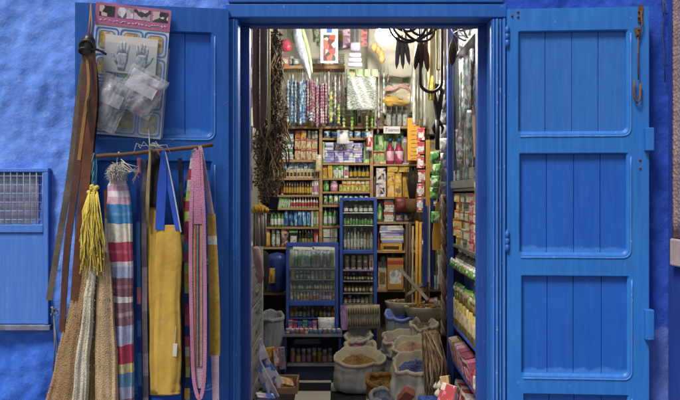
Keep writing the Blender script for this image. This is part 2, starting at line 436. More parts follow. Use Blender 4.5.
wallm = wall_material()
dark_wood = mat('dark_wood', '#4a3322', '#2e1f15', scale=5, stretch=(12, 12, 1), rough=.6, bump=.3)
pale_wood = mat('shelf_pine', '#a8855a', '#7d6040', scale=5, stretch=(1, 8, 8), rough=.6, bump=.2)
room_white = mat('inside_limewash', '#dcdbcd', '#c6c5b5', scale=3, rough=.9, bump=.4, bscale=25, jitter=False)
rust = mat('rusty_iron', '#5a4034', '#7a5138', scale=40, rough=.8, bump=.5, bscale=120, metal=.3)
black_iron = mat('black_iron', '#1c1a1a', '#2c2826', scale=30, rough=.5, metal=.4)
steel = mat('grey_steel', '#8c9092', '#6c7072', scale=10, rough=.35, metal=.7)

# ================================================================== ground
g = G(); g.box(-40, 40, -40, 40, -.2, 0)
struct(g.build('street_ground', mat('worn_paving', '#8a8784', '#6d6c6e', scale=3, rough=.85, bump=.5, bscale=9, jitter=False)))
def floor_material():
    m, nt, b = newmat('checkered_tiles'); b.inputs['Roughness'].default_value = .35
    tc = N(nt, 'ShaderNodeTexCoord'); mp = N(nt, 'ShaderNodeMapping'); mp.inputs['Location'].default_value = (.33, -1.74 + .26 * 12 + .0, .0)
    nt.links.new(tc.outputs['Object'], mp.inputs[0])
    ck = N(nt, 'ShaderNodeTexChecker'); ck.inputs['Scale'].default_value = 1 / .26
    z0 = N(nt, 'ShaderNodeVectorMath', operation='MULTIPLY'); z0.inputs[1].default_value = (1, 1, 0); nt.links.new(mp.outputs[0], z0.inputs[0])
    z1 = N(nt, 'ShaderNodeVectorMath', operation='ADD'); z1.inputs[1].default_value = (5.2, 0, .1); nt.links.new(z0.outputs[0], z1.inputs[0])
    nt.links.new(z1.outputs[0], ck.inputs[0]); ck.inputs[1].default_value = lin('#b9b3a4'); ck.inputs[2].default_value = lin('#1e1d20')
    nz = N(nt, 'ShaderNodeTexNoise'); nz.inputs['Scale'].default_value = 8; nz.inputs['Detail'].default_value = 6; nt.links.new(tc.outputs['Object'], nz.inputs['Vector'])
    mx = N(nt, 'ShaderNodeMix', data_type='RGBA', blend_type='MULTIPLY'); mx.inputs[0].default_value = .5
    nt.links.new(ck.outputs[0], mx.inputs[6]); nt.links.new(nz.outputs['Color'], mx.inputs[7]); nt.links.new(mx.outputs[2], b.inputs['Base Color'])
    return m
g = G(); g.box(-1.05, 1.2, .26, 2.9, .02, .12)
struct(g.build('shop_floor', floor_material()))
g = G(); g.box(-.6, .87, -.12, .258, .001, .116)
struct(g.build('doorstep', mat('stone_step', '#8b8378', '#6e675e', scale=6, rough=.8, bump=.4, bscale=30), bevel=.012))

# ================================================================== the shop building
shop = thing('shop_building', 'blue limewashed shop front with a wide open doorway and two panelled leaves', 'building')
OX0, OX1, OZ = -.60, .872, 2.60
def lattice(lo, hi, f0, f1, fine, coarse, must):
    xs = []; x = lo
    while x < hi - 1e-6:
        xs.append(x); x += fine if f0 <= x < f1 else coarse
    xs.append(hi)
    for mval in must:
        xs = [q for q in xs if abs(q - mval) > fine * .45] + [mval]
    return sorted(xs)
xs = lattice(-6, 6, -2.3, 2.3, .02, .2, (OX0, OX1)); zs = lattice(-.05, 5.2, .3, 2.85, .02, .15, (OZ,))
g = G(); idx = {}
def wall_h(x, z):
    h = .022 * fbm((x, 0, z), 1.8) + .012 * fbm((x + 9, 3, z), 4.4) + .026 * abs(fbm((x * 1.3, 7, z * .75), 5.5)) + .014 * abs(fbm((x * 1.2, 3, z * .9), 12)) + .004 * fbm((x, 1, z), 24) + .006 * noise.noise(Vector((x * 24, 5, z * 18)))
    r = abs(noise.noise(Vector((x * 5, 2.2, z * 4)))); h += .016 * (.35 - r)
    dx = max(OX0 - x, x - OX1, 0); dz = max(z - OZ, 0); d = math.hypot(dx, dz)
    return -h * min(1, d / .08) * (.72 if x < 0 else .5)
for i, x in enumerate(xs):
    for k, z in enumerate(zs): idx[i, k] = len(g.v); g.v.append(Vector((x, wall_h(x, z), z)))
for i in range(len(xs) - 1):
    for k in range(len(zs) - 1):
        mx_, mz_ = (xs[i] + xs[i + 1]) / 2, (zs[k] + zs[k + 1]) / 2
        if OX0 < mx_ < OX1 and mz_ < OZ: continue
        g.f.append([idx[i, k], idx[i + 1, k], idx[i + 1, k + 1], idx[i, k + 1]]); g.m.append(0); g.s.append(True)
g.box(-6, OX0 - .004, .045, .255, -.05, 5.2); g.box(OX1 + .004, 6, .045, .255, -.05, 5.2); g.box(OX0 - .004, OX1 + .004, .045, .255, OZ + .004, 5.2)
g.build('front_wall', wallm, shop)
g = G()
g.box(-1.15, -1.05, .256, 2.95, -.05, 3.1); g.box(1.2, 1.3, .256, 2.95, -.05, 3.1); g.box(-1.05, 1.2, 2.86, 2.95, -.05, 3.1)
g.build('inner_wall', room_white, shop)
g = G(); g.box(-1.15, 1.3, .256, 2.95, 3.1, 3.2)
g.build('ceiling', room_white, shop)
g = G(); g.box(-6, 6, .26, 5, 5.2, 5.3); g.box(-6, 6, 2.96, 5, -.05, 5.2)
g.build('rear_block', room_white, shop)

# ---- door frame
g = G()
def strip(x0, x1, y0, y1, z0, z1): g.box(x0, x1, y0, y1, z0, z1)
strip(-.600, -.534, -.02, .11, .12, 2.525); strip(.792, .872, -.02, .11, .12, 2.525)

strip(-.600, .872, -.03, .11, 2.527, 2.60)
g.build('door_frame', paint_frame, shop, bevel=.006)
for xa, xb, yf in ((.800, .808, -.029), (.814, .826, -.036), (.834, .842, -.032), (.850, .862, -.044), (-.560, -.552, -.028)):
    g = G(); strip(xa, xb, yf, -.021, .12, 2.52); g.build('frame_moulding', worn_edge, shop, bevel=.003)
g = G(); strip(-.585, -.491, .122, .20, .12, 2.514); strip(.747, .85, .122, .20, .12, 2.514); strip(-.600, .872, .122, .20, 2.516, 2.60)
g.build('door_stop', mat_paint('shaded_stop_paint', '#1f4690', '#183a80', '#2a559e', chip='#5a78b4'), shop, bevel=.004)  # shade of the reveal put into a darker blue than the frame
g = G(); g.box(-.585, .852, -.036, .0, 2.606, 2.64)
g.build('lintel_shadow_strip', paint_panel, shop, bevel=.004)  # added dark strip standing for the shadow line over the header

# ---- door leaves
class Leaf:
    def __init__(s, hinge, th): s.h = Vector(hinge); s.th = th; s.rot = Matrix.Rotation(th, 3, 'Z')
    def local(s, px, py):
        d = Vector(((px - CX) / FPX, 1, -(py - CY) / FPX)); o = Vector((0, -D, ZC)); n = s.rot @ Vector((0, 1, 0))
        t = (s.h - o).dot(n) / d.dot(n); return s.rot.transposed() @ (o + d * t - s.h)
    def world(s, lx, off, lz): return s.h + s.rot @ Vector((lx, off, lz))

LL = Leaf((-.578, -.055, .14), R(10.4)); RL = Leaf((.868, -.055, .14), R(-4.2))
def round_rect(x0, x1, z0, z1, r, n=8):
    out = []
    q = r if isinstance(r, tuple) else (r, r, r, r)
    for cx, cz, a0, r in ((x1 - q[0], z1 - q[0], 0, q[0]), (x0 + q[1], z1 - q[1], 90, q[1]), (x0 + q[2], z0 + q[2], 180, q[2]), (x1 - q[3], z0 + q[3], 270, q[3])):
        for k in range(n + 1):
            a = R(a0 + 90 * k / n); out.append((cx + r * math.cos(a), cz + r * math.sin(a), cx, cz, a0, k / n))
    return out
def make_leaf(L, panels, x0, x1, H, pm, bm_, name='door_leaf'):
    T = .045
    g = G(); zs_ = [0] + [(panels[i][2] + panels[i + 1][3]) / 2 for i in range(len(panels) - 1)][::1]
    panels = sorted(panels, key=lambda p: p[2])
    cuts = [0] + [(panels[i][3] + panels[i + 1][2]) / 2 for i in range(len(panels) - 1)] + [H]
    for j, (a0, a1, c0, c1) in enumerate(panels):
        lo, hi = cuts[j], cuts[j + 1]
        rr = round_rect(a0, a1, c0, c1, (.012, .008, .02, .036))
        inner = round_rect(a0 + .008, a1 - .012, c0 + .016, c1 - .006, (.006, .004, .012, .026))
        ring0 = []
        for (x, z, cx, cz, q, t) in rr:
            ox = x1 if q in (0, 270) else x0; oz = hi if q in (0, 90) else lo
            if q in (0, 180):
                p = (ox, cz + (oz - cz) * min(1, 2 * t)) if t <= .5 else (ox + (cx - ox) * (2 * t - 1), oz)
            else:
                p = (cx + (ox - cx) * min(1, 2 * t), oz) if t <= .5 else (ox, oz + (cz - oz) * (2 * t - 1))
            ring0.append(p)
        n = len(rr)
        rings = [[(p[0], 0, p[1]) for p in ring0], [(p[0], 0, p[1]) for p in rr],
                 [(p[0] * .6 + q[0] * .4, .003, p[1] * .6 + q[1] * .4) for p, q in zip(rr, inner)],
                 [(q[0], .011, q[1]) for q in inner], [(q[0], .030, q[1]) for q in inner]]
        g.loft(rings, 0, caps=(False, False), smooth=False)
    g.add([(x0, 0, 0), (x1, 0, 0), (x1, T, 0), (x0, T, 0), (x0, 0, H), (x1, 0, H), (x1, T, H), (x0, T, H)],
          [(0, 3, 7, 4), (1, 2, 6, 5), (4, 5, 6, 7), (0, 1, 2, 3), (3, 2, 6, 7)])
    leaf = g.build(name, pm, shop, local=True); leaf.location = L.h; leaf.rotation_euler = (0, 0, L.th)
    for (a0, a1, c0, c1) in panels:
        g = G(); e = .010; pts = [(a1 + e, c1 - .02)] + [(a1 + e, c1 - .02 - (c1 - c0 - .06) * k / 8 + jit(.0008)) for k in range(1, 9)] + [(a1 + e - .04 * (1 - math.cos(R(90 * k / 6))), c0 - e + .04 * (1 - math.sin(R(90 * k / 6)))) for k in range(1, 7)] + [(a1 - .04 - (a1 - a0 - .05) * k / 8, c0 - e + jit(.0008)) for k in range(1, 9)]
        g.tube([(x, .0015, z) for x, z in pts], .0058, 8); g.build('moulding', worn_edge, leaf, local=True)
    for (a0, a1, c0, c1) in panels:
        g = G(); n = 4; w = (a1 - a0 - .01) / n
        cutx = [a0 + .005 + w * k + (jit(.006) if 0 < k < n else 0) for k in range(n + 1)]
        if isinstance(bm_, tuple): pmat = bm_[0] if c1 > 2.0 else bm_[1]
        else: pmat = bm_
        for k in range(n): g.box(cutx[k] + .0012, cutx[k + 1] - .0012, .024 + jit(.0012), .038, c0 + .006, c1 - .006)
        p = g.build('panel', pmat, leaf, local=True, bevel=.0022)
    return leaf
def panels_from(L, rects):
    out = []
    for (ax, ay, bx, by) in rects:
        p = L.local(ax, ay); q = L.local(bx, by); out.append((min(p.x, q.x), max(p.x, q.x), min(p.z, q.z), max(p.z, q.z)))
    return out
lw = LL.local(75, 100).x; rw = RL.local(649, 100).x
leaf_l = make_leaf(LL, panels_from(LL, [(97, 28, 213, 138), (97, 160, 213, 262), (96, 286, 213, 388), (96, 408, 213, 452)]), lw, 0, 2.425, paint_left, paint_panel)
leaf_r = make_leaf(RL, panels_from(RL, [(518, 31, 629, 134), (519, 153, 629, 256), (521, 275, 630, 378), (523, 393, 630, 446)]), 0, rw, 2.425, paint_leaf, (mat_paint('light_panel_paint', '#2f6cb8', '#2861ae', '#4079c2', chip='#7f98d0', chip_lo=.66), paint_panel))
# ironmongery of the right leaf (local coordinates of the leaf)
def lp(L, px, py, off): v = L.local(px, py); return Vector((v.x, off, v.z))
g = G()
a = lp(RL, 640, 14, -.006); g.obox(a, (.022, .006, .085), (0, 4, 0), 0)
a2 = lp(RL, 637, 32, -.008); g.obox(a2, (.024, .008, .04), (0, -8, 0), 0)
for q in (12, 18, 30, 35): v = lp(RL, 638, q, -.012); g.lathe([(0, -.004), (.006, -.003), (.006, .003), (0, .004)], 8, v)
g.tube([lp(RL, 640, 12, -.012), lp(RL, 641, 24, -.02), lp(RL, 638, 40, -.014)], .004, 6)
g.build('hasp', rust, leaf_r, local=True)
g = G()
pts = [lp(RL, 637.5, 38, -.012), lp(RL, 637, 60, -.014), lp(RL, 637.5, 80, -.016), lp(RL, 633.5, 81, -.02), lp(RL, 632.5, 90, -.022), lp(RL, 633.5, 100, -.022), lp(RL, 636, 103, -.022), lp(RL, 639, 100, -.02), lp(RL, 639.5, 84, -.018)]
g.tube(pts[:3], .0035, 6); g.tube(pts[3:], .0055, 7)
g.build('hook', rust, leaf_r, local=True)
for (a_, b_) in ((128, 151), (309, 339)):
    g = G(); v0 = lp(RL, 644, a_, 0); v1 = lp(RL, 652.5, b_, 0)
    g.box(v0.x, v1.x, -.03, .02, v1.z, v0.z); g.build('latch_block', paint_leaf, leaf_r, local=True, bevel=.004)
for zc in (2.28, 1.22, .2): G().lathe([(0, zc - .062), (.005, zc - .06), (.006, zc - .052), (.011, zc - .05), (.0115, zc - .018), (.009, zc - .017), (.009, zc - .015), (.0115, zc - .014), (.0115, zc + .014), (.009, zc + .015), (.009, zc + .017), (.0115, zc + .018), (.011, zc + .05), (.006, zc + .052), (.005, zc + .06), (0, zc + .062)], 12, (0, -.004, 0)).build('hinge', paint_frame, leaf_r, local=True)
for px, py in ((518, 12), (518, 17), (512, 16), (640, 160), (640, 168)):
    v = lp(RL, px, py, -.001); G().lathe([(0, -.006), (.006, -.004), (.006, .004), (0, .006)], 8, v).build('nail_head', rust, leaf_r, local=True)

# ---- pier of the neighbouring house on the right, with a rug on it
g = G(); g.box(1.715, 2.6, -.85, -.001, 0, 4.2)
tag(g.build('neighbour_pier', mat_paint('dark_blue_plaster', '#1d3f9c', '#173486', '#2d55b2', rough=.8, bump=.8), bevel=.03), 'dark blue corner pier at the right edge of the shop front', 'pier')
g = G()
rug_top, rug_mid, rug_bot = PX(680, 0, 1.72).z + .5, 1.6 - 42 / 195, 1.6 - 70 / 195
g.rect_sheet(lambda u, v: (1.700 + .004 * math.sin(u * 23) * v, -.125 - u * .6, rug_top + (rug_mid - rug_top) * v), 40, 20)
r_ = g.build('wall_rug', mat_knit('pinkish_wool', '#b79c98', '#94807f', 40, 60), org=(1.700, -.125, rug_top), solid=.012)
tag(r_, 'pinkish beige woven rug hanging on the dark blue pier', 'rug')
g = G(); g.box(1.682, 1.712, -.74, -.12, rug_bot, rug_mid - .006)
g.build('hem_bar', mat('pale_hem', '#b8a4a0', '#998886', rough=.9), r_, bevel=.008)
# loose wire on the wall
g = G()
g.tube([P(662, -6, -.03), P(664, 10, -.035), P(662, 30, -.03), P(664.5, 55, -.035), P(665, 82, -.03)], .0028, 6)
g.tube([P(660, -6, -.03), P(667, 6, -.045), P(661, 12, -.045), P(668, 14, -.04)], .0028, 6)
tag(g.build('loose_wire', mat('old_wire', '#3c4668', '#4b4440', rough=.7), org=P(662, 40, -.03)), 'thin loose wire dangling on blue wall right of the door leaf', 'wire')
# ---- small meter cupboard on the left wall
y = -.035
mc = thing('meter_cupboard', 'small pale blue metal cupboard with wire mesh window on left wall', 'cupboard', P(20, 330, y))
A, B = P(-14, 168, y), P(49, 330, y)
g = G(); t = .03
zt, zm, zb = A.z, P(0, 224, y).z, B.z
def bar(x0, x1, z0, z1, yy0=-.045, yy1=.0): g.box(x0, x1, yy0, yy1, z0, z1)
bar(A.x, B.x, zt - .022, zt); bar(B.x - .026, B.x, zb + .03, zt - .0225); bar(A.x, A.x + .026, zb + .03, zt - .0225); bar(A.x + .0265, B.x - .0265, zm - .045, zm - .002)
g.build('frame', paint_box, mc, bevel=.004)
g = G(); bar(A.x + .027, B.x - .027, zb + .031, zm - .046, -.036, .01); g.build('door', paint_box, mc, bevel=.003)
g = G(); bar(A.x - .01, B.x + .012, zb, zb + .028, -.055, .0); g.build('sill', mat('dirty_sill', '#7d84a8', '#5c5a60', scale=14, rough=.8), mc, bevel=.004)
g = G(); bar(A.x + .027, B.x - .06, zm, zt - .03, -.022, .012); g.build('pane', mat('dusty_pane', '#8d8f9c', '#6b6f86', scale=9, rough=.35), mc)
g = G()
for k in range(9):
    x = A.x + .03 + (B.x - A.x - .06) * k / 8; g.tube([(x, -.04, zm), (x, -.04, zt - .02)], .0022, 5)
for k in range(6):
    z = zm + (zt - .02 - zm) * (k + .5) / 6; g.tube([(A.x + .02, -.038, z), (B.x - .02, -.038, z)], .0022, 5)
g.build('wire_mesh', mat('painted_wire', '#9aa6d0', '#7a86b8', rough=.5), mc)
g = G(); c = P(54, 312, -.06)
for k in range(7):
    pts = [c + Vector((jit(.018), jit(.01), jit(.03))) for _ in range(5)]; g.tube(pts, .002, 5)
g.tube([P(51, 314, -.05), P(54, 316, -.06), P(55, 345, -.055), P(53, 372, -.05)], .004, 6); g.tube([P(54, 316, -.06), P(57, 350, -.055), P(57, 385, -.05)], .003, 6)
tag(g.build('wire_twist', mat('grey_wire', '#8f8f98', '#55555c', rough=.5), org=c), 'twist of grey wire tied beside the small wall cupboard', 'wire')

# ================================================================== goods hanging on the left leaf
def yrod(px): return -.13 - .15 * (212 - px) / 120
g = G(); A, B = P(91, 157.5, yrod(91)), P(213, 145, yrod(213))
g.tube([A + (B - A) * k / 8 + Vector((0, 0, jit(.003))) for k in range(9)], [.0105 + jit(.001) for _ in range(9)], 10)
rod = g.build('hanging_rod', mat('brown_stick', '#6d4a36', '#4f3527', scale=12, stretch=(1, 10, 10), rough=.7, bump=.4), org=A)
tag(rod, 'brown wooden rod hung across the left door leaf to carry bags', 'rod')
g = G()
for k in range(9):
    c = P(150 + jit(2), 150, yrod(150) - .02); sx_ = random.choice((-1, 1)); q_ = random.uniform(.5, 1)
    g.tube([c, c + Vector((sx_ * .02 * q_, -.012, .022)), c + Vector((sx_ * .05 * q_, -.016, .03 + jit(.012))), c + Vector((sx_ * .08 * q_, -.012, .018 + jit(.02))), c + Vector((sx_ * .10 * q_, -.008, jit(.03)))], .0013, 5)
g.tube([P(150, 152, yrod(150)), LL.world(LL.local(149, 128).x, -.02, LL.local(149, 128).z)], .003, 6)
g.build('tie_string', mat('white_twine', '#c9c4b4', '#a8a290', rough=.9), rod)

# ---- leather belts
bt = thing('belt_bunch', 'bunch of long brown and grey leather straps tied at free edge of left leaf', 'belts', P(88, 45, -.26))
leathers = [mat('grey_leather', '#6e655c', '#544b44', scale=9, rough=.55, bump=.3), mat('brown_leather', '#4f3023', '#3a2219', scale=9, rough=.5, bump=.3),
            mat('tan_leather', '#7a4e36', '#5f3a28', scale=9, rough=.5, bump=.3), mat('dark_leather', '#33221b', '#241812', scale=9, rough=.5, bump=.3), mat('ochre_leather', '#9a7038', '#7d5a30', scale=9, rough=.5, bump=.3)]
def strap(name, pts, w, mats, parent, wdir=(1, 0, 0), t=.004):
    # smooth the polyline
    V = [Vector(p) for p in pts]; out = []
    for i in range(len(V) - 1):
        p0, p1, p2, p3 = V[max(i - 1, 0)], V[i], V[i + 1], V[min(i + 2, len(V) - 1)]
        for k in range(6):
            t_ = k / 6
            out.append(.5 * ((2 * p1) + (p2 - p0) * t_ + (2 * p0 - 5 * p1 + 4 * p2 - p3) * t_ ** 2 + (3 * p1 - p0 - 3 * p2 + p3) * t_ ** 3))
    out.append(V[-1])
    ws = w
    if isinstance(w, list):
        ws = []
        for i in range(len(out)):
            f = i / (len(out) - 1) * (len(w) - 1); a = int(f); ws.append(w[a] + (w[min(a + 1, len(w) - 1)] - w[a]) * (f - a))
    return G().ribbon(out, ws, wdir, t).build(name, mats, parent)
strap('strap', [P(86, 50, -.27), P(80, 100, -.27), P(71, 170, -.27), P(60, 235, -.27), P(49, 300, -.26)], [.03, .045, .034, .03, .03], leathers[0], bt, (1, .25, 0))
strap('strap', [P(87, 50, -.285), P(84, 100, -.29), P(76, 180, -.29), P(67, 250, -.285), P(62, 332, -.28)], [.03, .05, .04, .038, .03], leathers[1], bt, (1, -.3, 0))
strap('strap', [P(92, 50, -.29), P(92, 100, -.30), P(86, 170, -.30), P(80, 235, -.30), P(74, 300, -.29)], [.03, .05, .046, .045, .035], leathers[2], bt, (1, .35, 0))
strap('strap', [P(90, 46, -.275), P(95, 90, -.28), P(91, 150, -.275), P(83, 220, -.275), P(72, 318, -.27)], [.03, .045, .04, .04, .03], leathers[3], bt, (1, -.2, 0))
strap('strap', [P(87, 60, -.30), P(88.5, 85, -.31), P(84, 120, -.312), P(79, 160, -.31)], [.012, .014, .016, .016], leathers[4], bt, (1, .1, 0))
strap('strap', [P(90, 60, -.305), P(91.5, 92, -.315), P(88, 105, -.318), P(92, 140, -.312)], [.008, .012, .012, .012], leathers[3], bt, (1, .1, 0))
g = G(); c = P(88.5, 44, -.28)
g.lathe([(.0, .05), (.02, .045), (.032, .02), (.034, -.01), (.026, -.05), (.0, -.055)], 12, c)
g.torus(c + Vector((0, -.02, -.02)), .036, .007, 20, 6, Matrix.Rotation(.5, 4, 'X')); g.torus(c + Vector((-.01, -.02, -.04)), .03, .006, 20, 6, Matrix.Rotation(1.2, 4, 'X'))
g.tube([c + Vector((.0, -.02, -.03)), c + Vector((.05, -.01, -.03)), c + Vector((.085, .01, -.05))], .006, 6)
g.build('knot', mat('dark_buckle', '#4b4642', '#2b2725', scale=30, rough=.4, metal=.4), bt)
g = G(); g.tube([P(88, 40, -.28), P(90, 20, -.24), P(91, 4, LL.world(lw + .02, 0, 0).y - .02)], .004, 6); g.tube([P(90, 40, -.28), P(92, 25, -.25), P(91, 4, LL.world(lw + .02, 0, 0).y - .02)], .003, 6)
g.build('cord', leathers[4], bt)

# ---- cloth things
def bagloft(spec, y, depth, n=28, wr=.08, ph=0.0, tilt=0):
    """spec: (py, pxl, pxr) down the bag; soft pleated section"""
    rings = []
    fine = []
    for i in range(len(spec) - 1):
        for k in range(7):
            t = k / 7; fine.append([spec[i][j] + (spec[i + 1][j] - spec[i][j]) * t for j in range(3)])
    fine.append(list(spec[-1]))
    for i, (py, xl, xr) in enumerate(fine):
        l, r = P(xl, py, y), P(xr, py, y); c = (l + r) / 2; hw = (r.x - l.x) / 2 * (1 + .035 * noise.noise(Vector((i * .33, ph * 3, 2))))
        c.x += .006 * noise.noise(Vector((i * .2, ph * 5, 7)))
        v = i / (len(fine) - 1); d = depth * (.35 + .65 * math.sin(min(1, v * 1.3) * math.pi / 2)); ring = []
        for k in range(n):
            a = 2 * math.pi * k / n
            ca, sa = math.cos(a), math.sin(a)
            ex = math.copysign(abs(ca) ** .8, ca); ey = math.copysign(abs(sa) ** .8, sa)
            f = 1 + wr * math.sin(5 * a + ph + v * 2) * (.4 + v) * .5 + wr * 1.1 * noise.noise(Vector((math.cos(a) * 3.2 + ph, v * 4, math.sin(a) * 1.5 + ph)))
            ring.append(Vector((c.x + ex * hw * (1 + .05 * noise.noise(Vector((v * 9, ph, ca))) ), y + ey * d * f * (1 if sa < 0 else .5), c.z)))
        rings.append(ring)
    return rings
beige_knit = mat_knit('beige_crochet', '#ccb592', '#b39a76', 260, 150)
cream_knit = mat_knit('cream_crochet', '#e0d8c6', '#c8bda4', 260, 150)
wb = thing('woven_bag', 'large beige crocheted bag with yellow tassel hanging lowest at the left', 'bag', P(95, 250, -.3))
for nm_, m_, spec, y_, d_, ph_ in (('outer_band', mat_knit('brown_beige_weave', '#b59672', '#977a5a', 260, 150), [(258, 84, 93), (300, 71, 87), (350, 58, 81), (400, 46, 77), (440, 38, 75)], -.275, .016, 1),
        ('front_band', cream_knit, [(238, 90, 98), (270, 88, 97), (300, 84, 94), (350, 77, 91), (400, 72, 88), (440, 69, 87)], -.318, .018, 5),
        ('inner_band', mat_knit('tan_weave', '#a88a64', '#8c7250', 260, 150), [(250, 96, 101), (300, 92, 99), (350, 88, 96), (400, 86, 96), (440, 85, 96)], -.285, .015, 2),
        ('side_band', beige_knit, [(252, 99, 106), (262, 98, 110), (290, 97, 113), (350, 95, 117), (400, 96, 119), (440, 97, 121)], -.30, .022, 3)):
    g = G().loft(bagloft(spec, y_, d_, ph=ph_, wr=.5, n=56)); rf = random.Random(ph_)
    for k in range(420):          # loose fuzz standing off the weave
        v0_, v1_ = rf.choice(g.v[:56 * 28]), Vector((rf.uniform(-1, 1), rf.uniform(-1, .1), rf.uniform(-.8, .4))); v0_ = Vector(v0_)
        g.tube([v0_, v0_ + v1_ * .006, v0_ + v1_ * .011 + Vector((0, 0, -.004))], .0007, 3)
    g.build(nm_, m_, wb)
g = G()
for k in range(85):
    a = jit(1); b0 = P(93 + a * 5, 191 + random.random() * 4, -.31 + jit(.012)); e = P(92.5 + a * 12.5 + jit(2), 240 + random.random() * 36, -.335 + jit(.02))
    q1 = b0 + (e - b0) * .33 + Vector((jit(.014), -.014, 0)); q2 = b0 + (e - b0) * .7 + Vector((jit(.016), -.01, jit(.01))); g.tube([b0, q1, q2, e, e + Vector((jit(.012), jit(.006), jit(.02)))], [.0028, .0032, .003, .0028, .0015], 5)
for k in range(8):
    c = P(93 + jit(4), 190 + jit(4), -.31); g.lathe([(0, .012), (.012, .006), (.012, -.006), (0, -.012)], 8, c)
g.build('tassel', mat('yellow_cord', '#d2bf58', '#b8a244', scale=60, rough=.9, bump=.6, bscale=200), wb)
g = G()
for s_ in (-1, 1):
    g.tube([P(93 + s_ * .9 * math.cos(k * 1.3), 153 + k * 4, -.29 - .004 * math.sin(k * 1.3) * s_) for k in range(10)], .0035, 6)
g.tube([P(95.5, 152, -.28), P(97, 168, -.285), P(95.5, 190, -.295)], .0025, 6)
g.build('cord', mat('teal_cord', '#5a8a92', '#466e76', rough=.9), wb)

st = thing('striped_tote', 'tall cloth bag striped in pink, sky blue, cream and crimson with white pompom', 'bag', P(118, 175, -.24))
top, bot = 175, 436
def sp(pys): return [((p - top) / (bot - top), c) for p, c in pys]
stm = mat_stripes('tote_stripes', sp([(175, '#d2b0c4'), (182, '#e2d6de'), (187, '#c9a0bc'), (192, '#e2dae0'), (198, '#cfa8bc'), (205, '#4d88c0'), (213, '#6a9cc8'), (216, '#4d88c0'), (224, '#e0dac8'), (243, '#b84c62'), (251, '#c46a7a'), (254, '#b84c62'), (262, '#d8d4dc'), (267, '#b0b6d6'), (278, '#8d626c'), (286, '#a47c84'), (289, '#8d626c'), (297, '#e0dcd8'), (303, '#93707a'), (312, '#b596a0'), (316, '#93707a'), (325, '#b4bada'), (345, '#bd4a62'), (363, '#d8c890'), (372, '#6a98b8'), (386, '#b2b4d2'), (398, '#96707a'), (412, '#dcd0b4')]))
g = G(); g.loft(bagloft([(175, 111, 124), (186, 108, 128), (205, 107, 132), (260, 110, 133), (320, 113, 133), (380, 117, 134), (436, 119, 135)], -.235, .04, ph=2, wr=.45, n=56))
g.build('bag_body', stm, st)
g = G(); g.loft(bagloft([(190, 104, 109), (240, 105, 111), (300, 110, 116), (380, 116, 120), (436, 118, 122)], -.215, .02, ph=4))
g.build('side_panel', mat_stripes('tote_side', [(0, '#c27a5a'), (.12, '#d8cdb8'), (.33, '#b98a5c'), (.45, '#d2c8b4'), (.6, '#8a5f60'), (.75, '#c9c0ae')]), st)
g = G(); c0 = P(117, 172, -.27)
for k in range(900):
    d = Vector((jit(1), jit(1), jit(1)))
    if d.length > 1 or d.length < .2: continue
    d = d.normalized(); g.tube([c0 + d * .008, c0 + d * .035 + Vector((jit(.012), jit(.012), jit(.012))), c0 + d * .05 + Vector((jit(.016), jit(.016), -.012 + jit(.014)))], [.0013, .0013, .0006], 3)
g.build('pompom', mat('white_wool', '#d2ccc2', '#b4ada6', rough=.95), st)
g = G(); g.tube([P(117, 172, -.25), P(117, 160, -.24), P(119, 152, yrod(119))], .004, 6)
for k in range(6): g.tube([P(121, 165 + jit(6), -.26), P(130, 168 + jit(6), -.265), P(139, 170 + jit(9), -.25), P(136 + jit(4), 178 + jit(6), -.25)], .0022, 5)
g.build('cord', mat('white_twine', '#c9c4b4', '#a8a290', rough=.9), st)

def hang_strip(label, pts, w, stops, mname, y, axis=2, group=None, t=.004, wdir=(1, .1, 0)):
    V = [P(a, b, y + (c if False else 0)) for a, b, c in [(*p, 0) for p in pts]]
    o = G().ribbon(sum([[V[i] + (V[i + 1] - V[i]) * k / 8 + Vector((0, .004 * math.sin(i * 8 + k), 0)) for k in range(8)] for i in range(len(V) - 1)], []) + [V[-1]], w, wdir, t).build('woven_strap', mat_stripes(mname, stops), org=V[0])
    return tag(o, label, 'strap', group)
mul = ['#a8505e', '#2c3c74', '#bfb8b2', '#b58a44', '#4a7a94', '#8f3a4c']
def reps(cols, n, seed):
    rr = random.Random(seed); return [(k / n, rr.choice(cols)) for k in range(n)]
hang_strip('narrow navy and pink banded strap hanging beside the striped tote', [(139, 158), (138, 210), (139, 300), (140, 420)], .018, reps(['#28357a', '#c06a78', '#28357a', '#3d6a9c'], 16, 1), 'navy_pink_bands', -.2)
hang_strip('narrow grey brown strap hanging against the mustard bag', [(144, 160), (144, 210), (144.5, 300), (146, 420)], .026, reps(['#5d5560', '#6f6468', '#8b8088'], 12, 2), 'grey_bands', -.19)
# mustard bags
mus = mat('mustard_cloth', '#b99645', '#a68436', scale=6, rough=.9, bump=.35, bscale=11, dist=.02)
navy = mat('black_cloth', '#1c1b20', '#121216', rough=.9, bump=.3, bscale=200)
blue_c = mat('royal_blue_cloth', '#1f4ab0', '#173a90', rough=.85, bump=.3, bscale=200)
mb = thing('mustard_bag', 'mustard yellow cloth bag with black upper part, half hidden behind another', 'bag', P(152, 150, -.18))
g = G(); g.loft(bagloft([(206, 147, 159), (260, 147, 164), (340, 149, 172), (394, 150, 173)], -.165, .024, wr=.2, n=44)); g.build('bag_body', mus, mb)
g = G(); g.loft(bagloft([(148, 152, 158), (165, 150, 162), (207, 147, 163)], -.165, .018, wr=.12)); g.build('flap', navy, mb)
g = G()
for k in range(3): g.tube([P(150 + jit(1), 148, yrod(150) - .015), P(149 + k * .6, 165, -.2), P(147 + k, 190, -.2), P(146 + k, 212 + 8 * k, -.195)], .005, 6)
g.build('rope', mat('cream_rope', '#b5a57a', '#8f8058', rough=.95, bump=.6, bscale=300), mb)
mb2 = thing('mustard_bag', 'flat mustard yellow cloth bag on royal blue straps, in front of the other one', 'bag', P(168, 225, -.22))
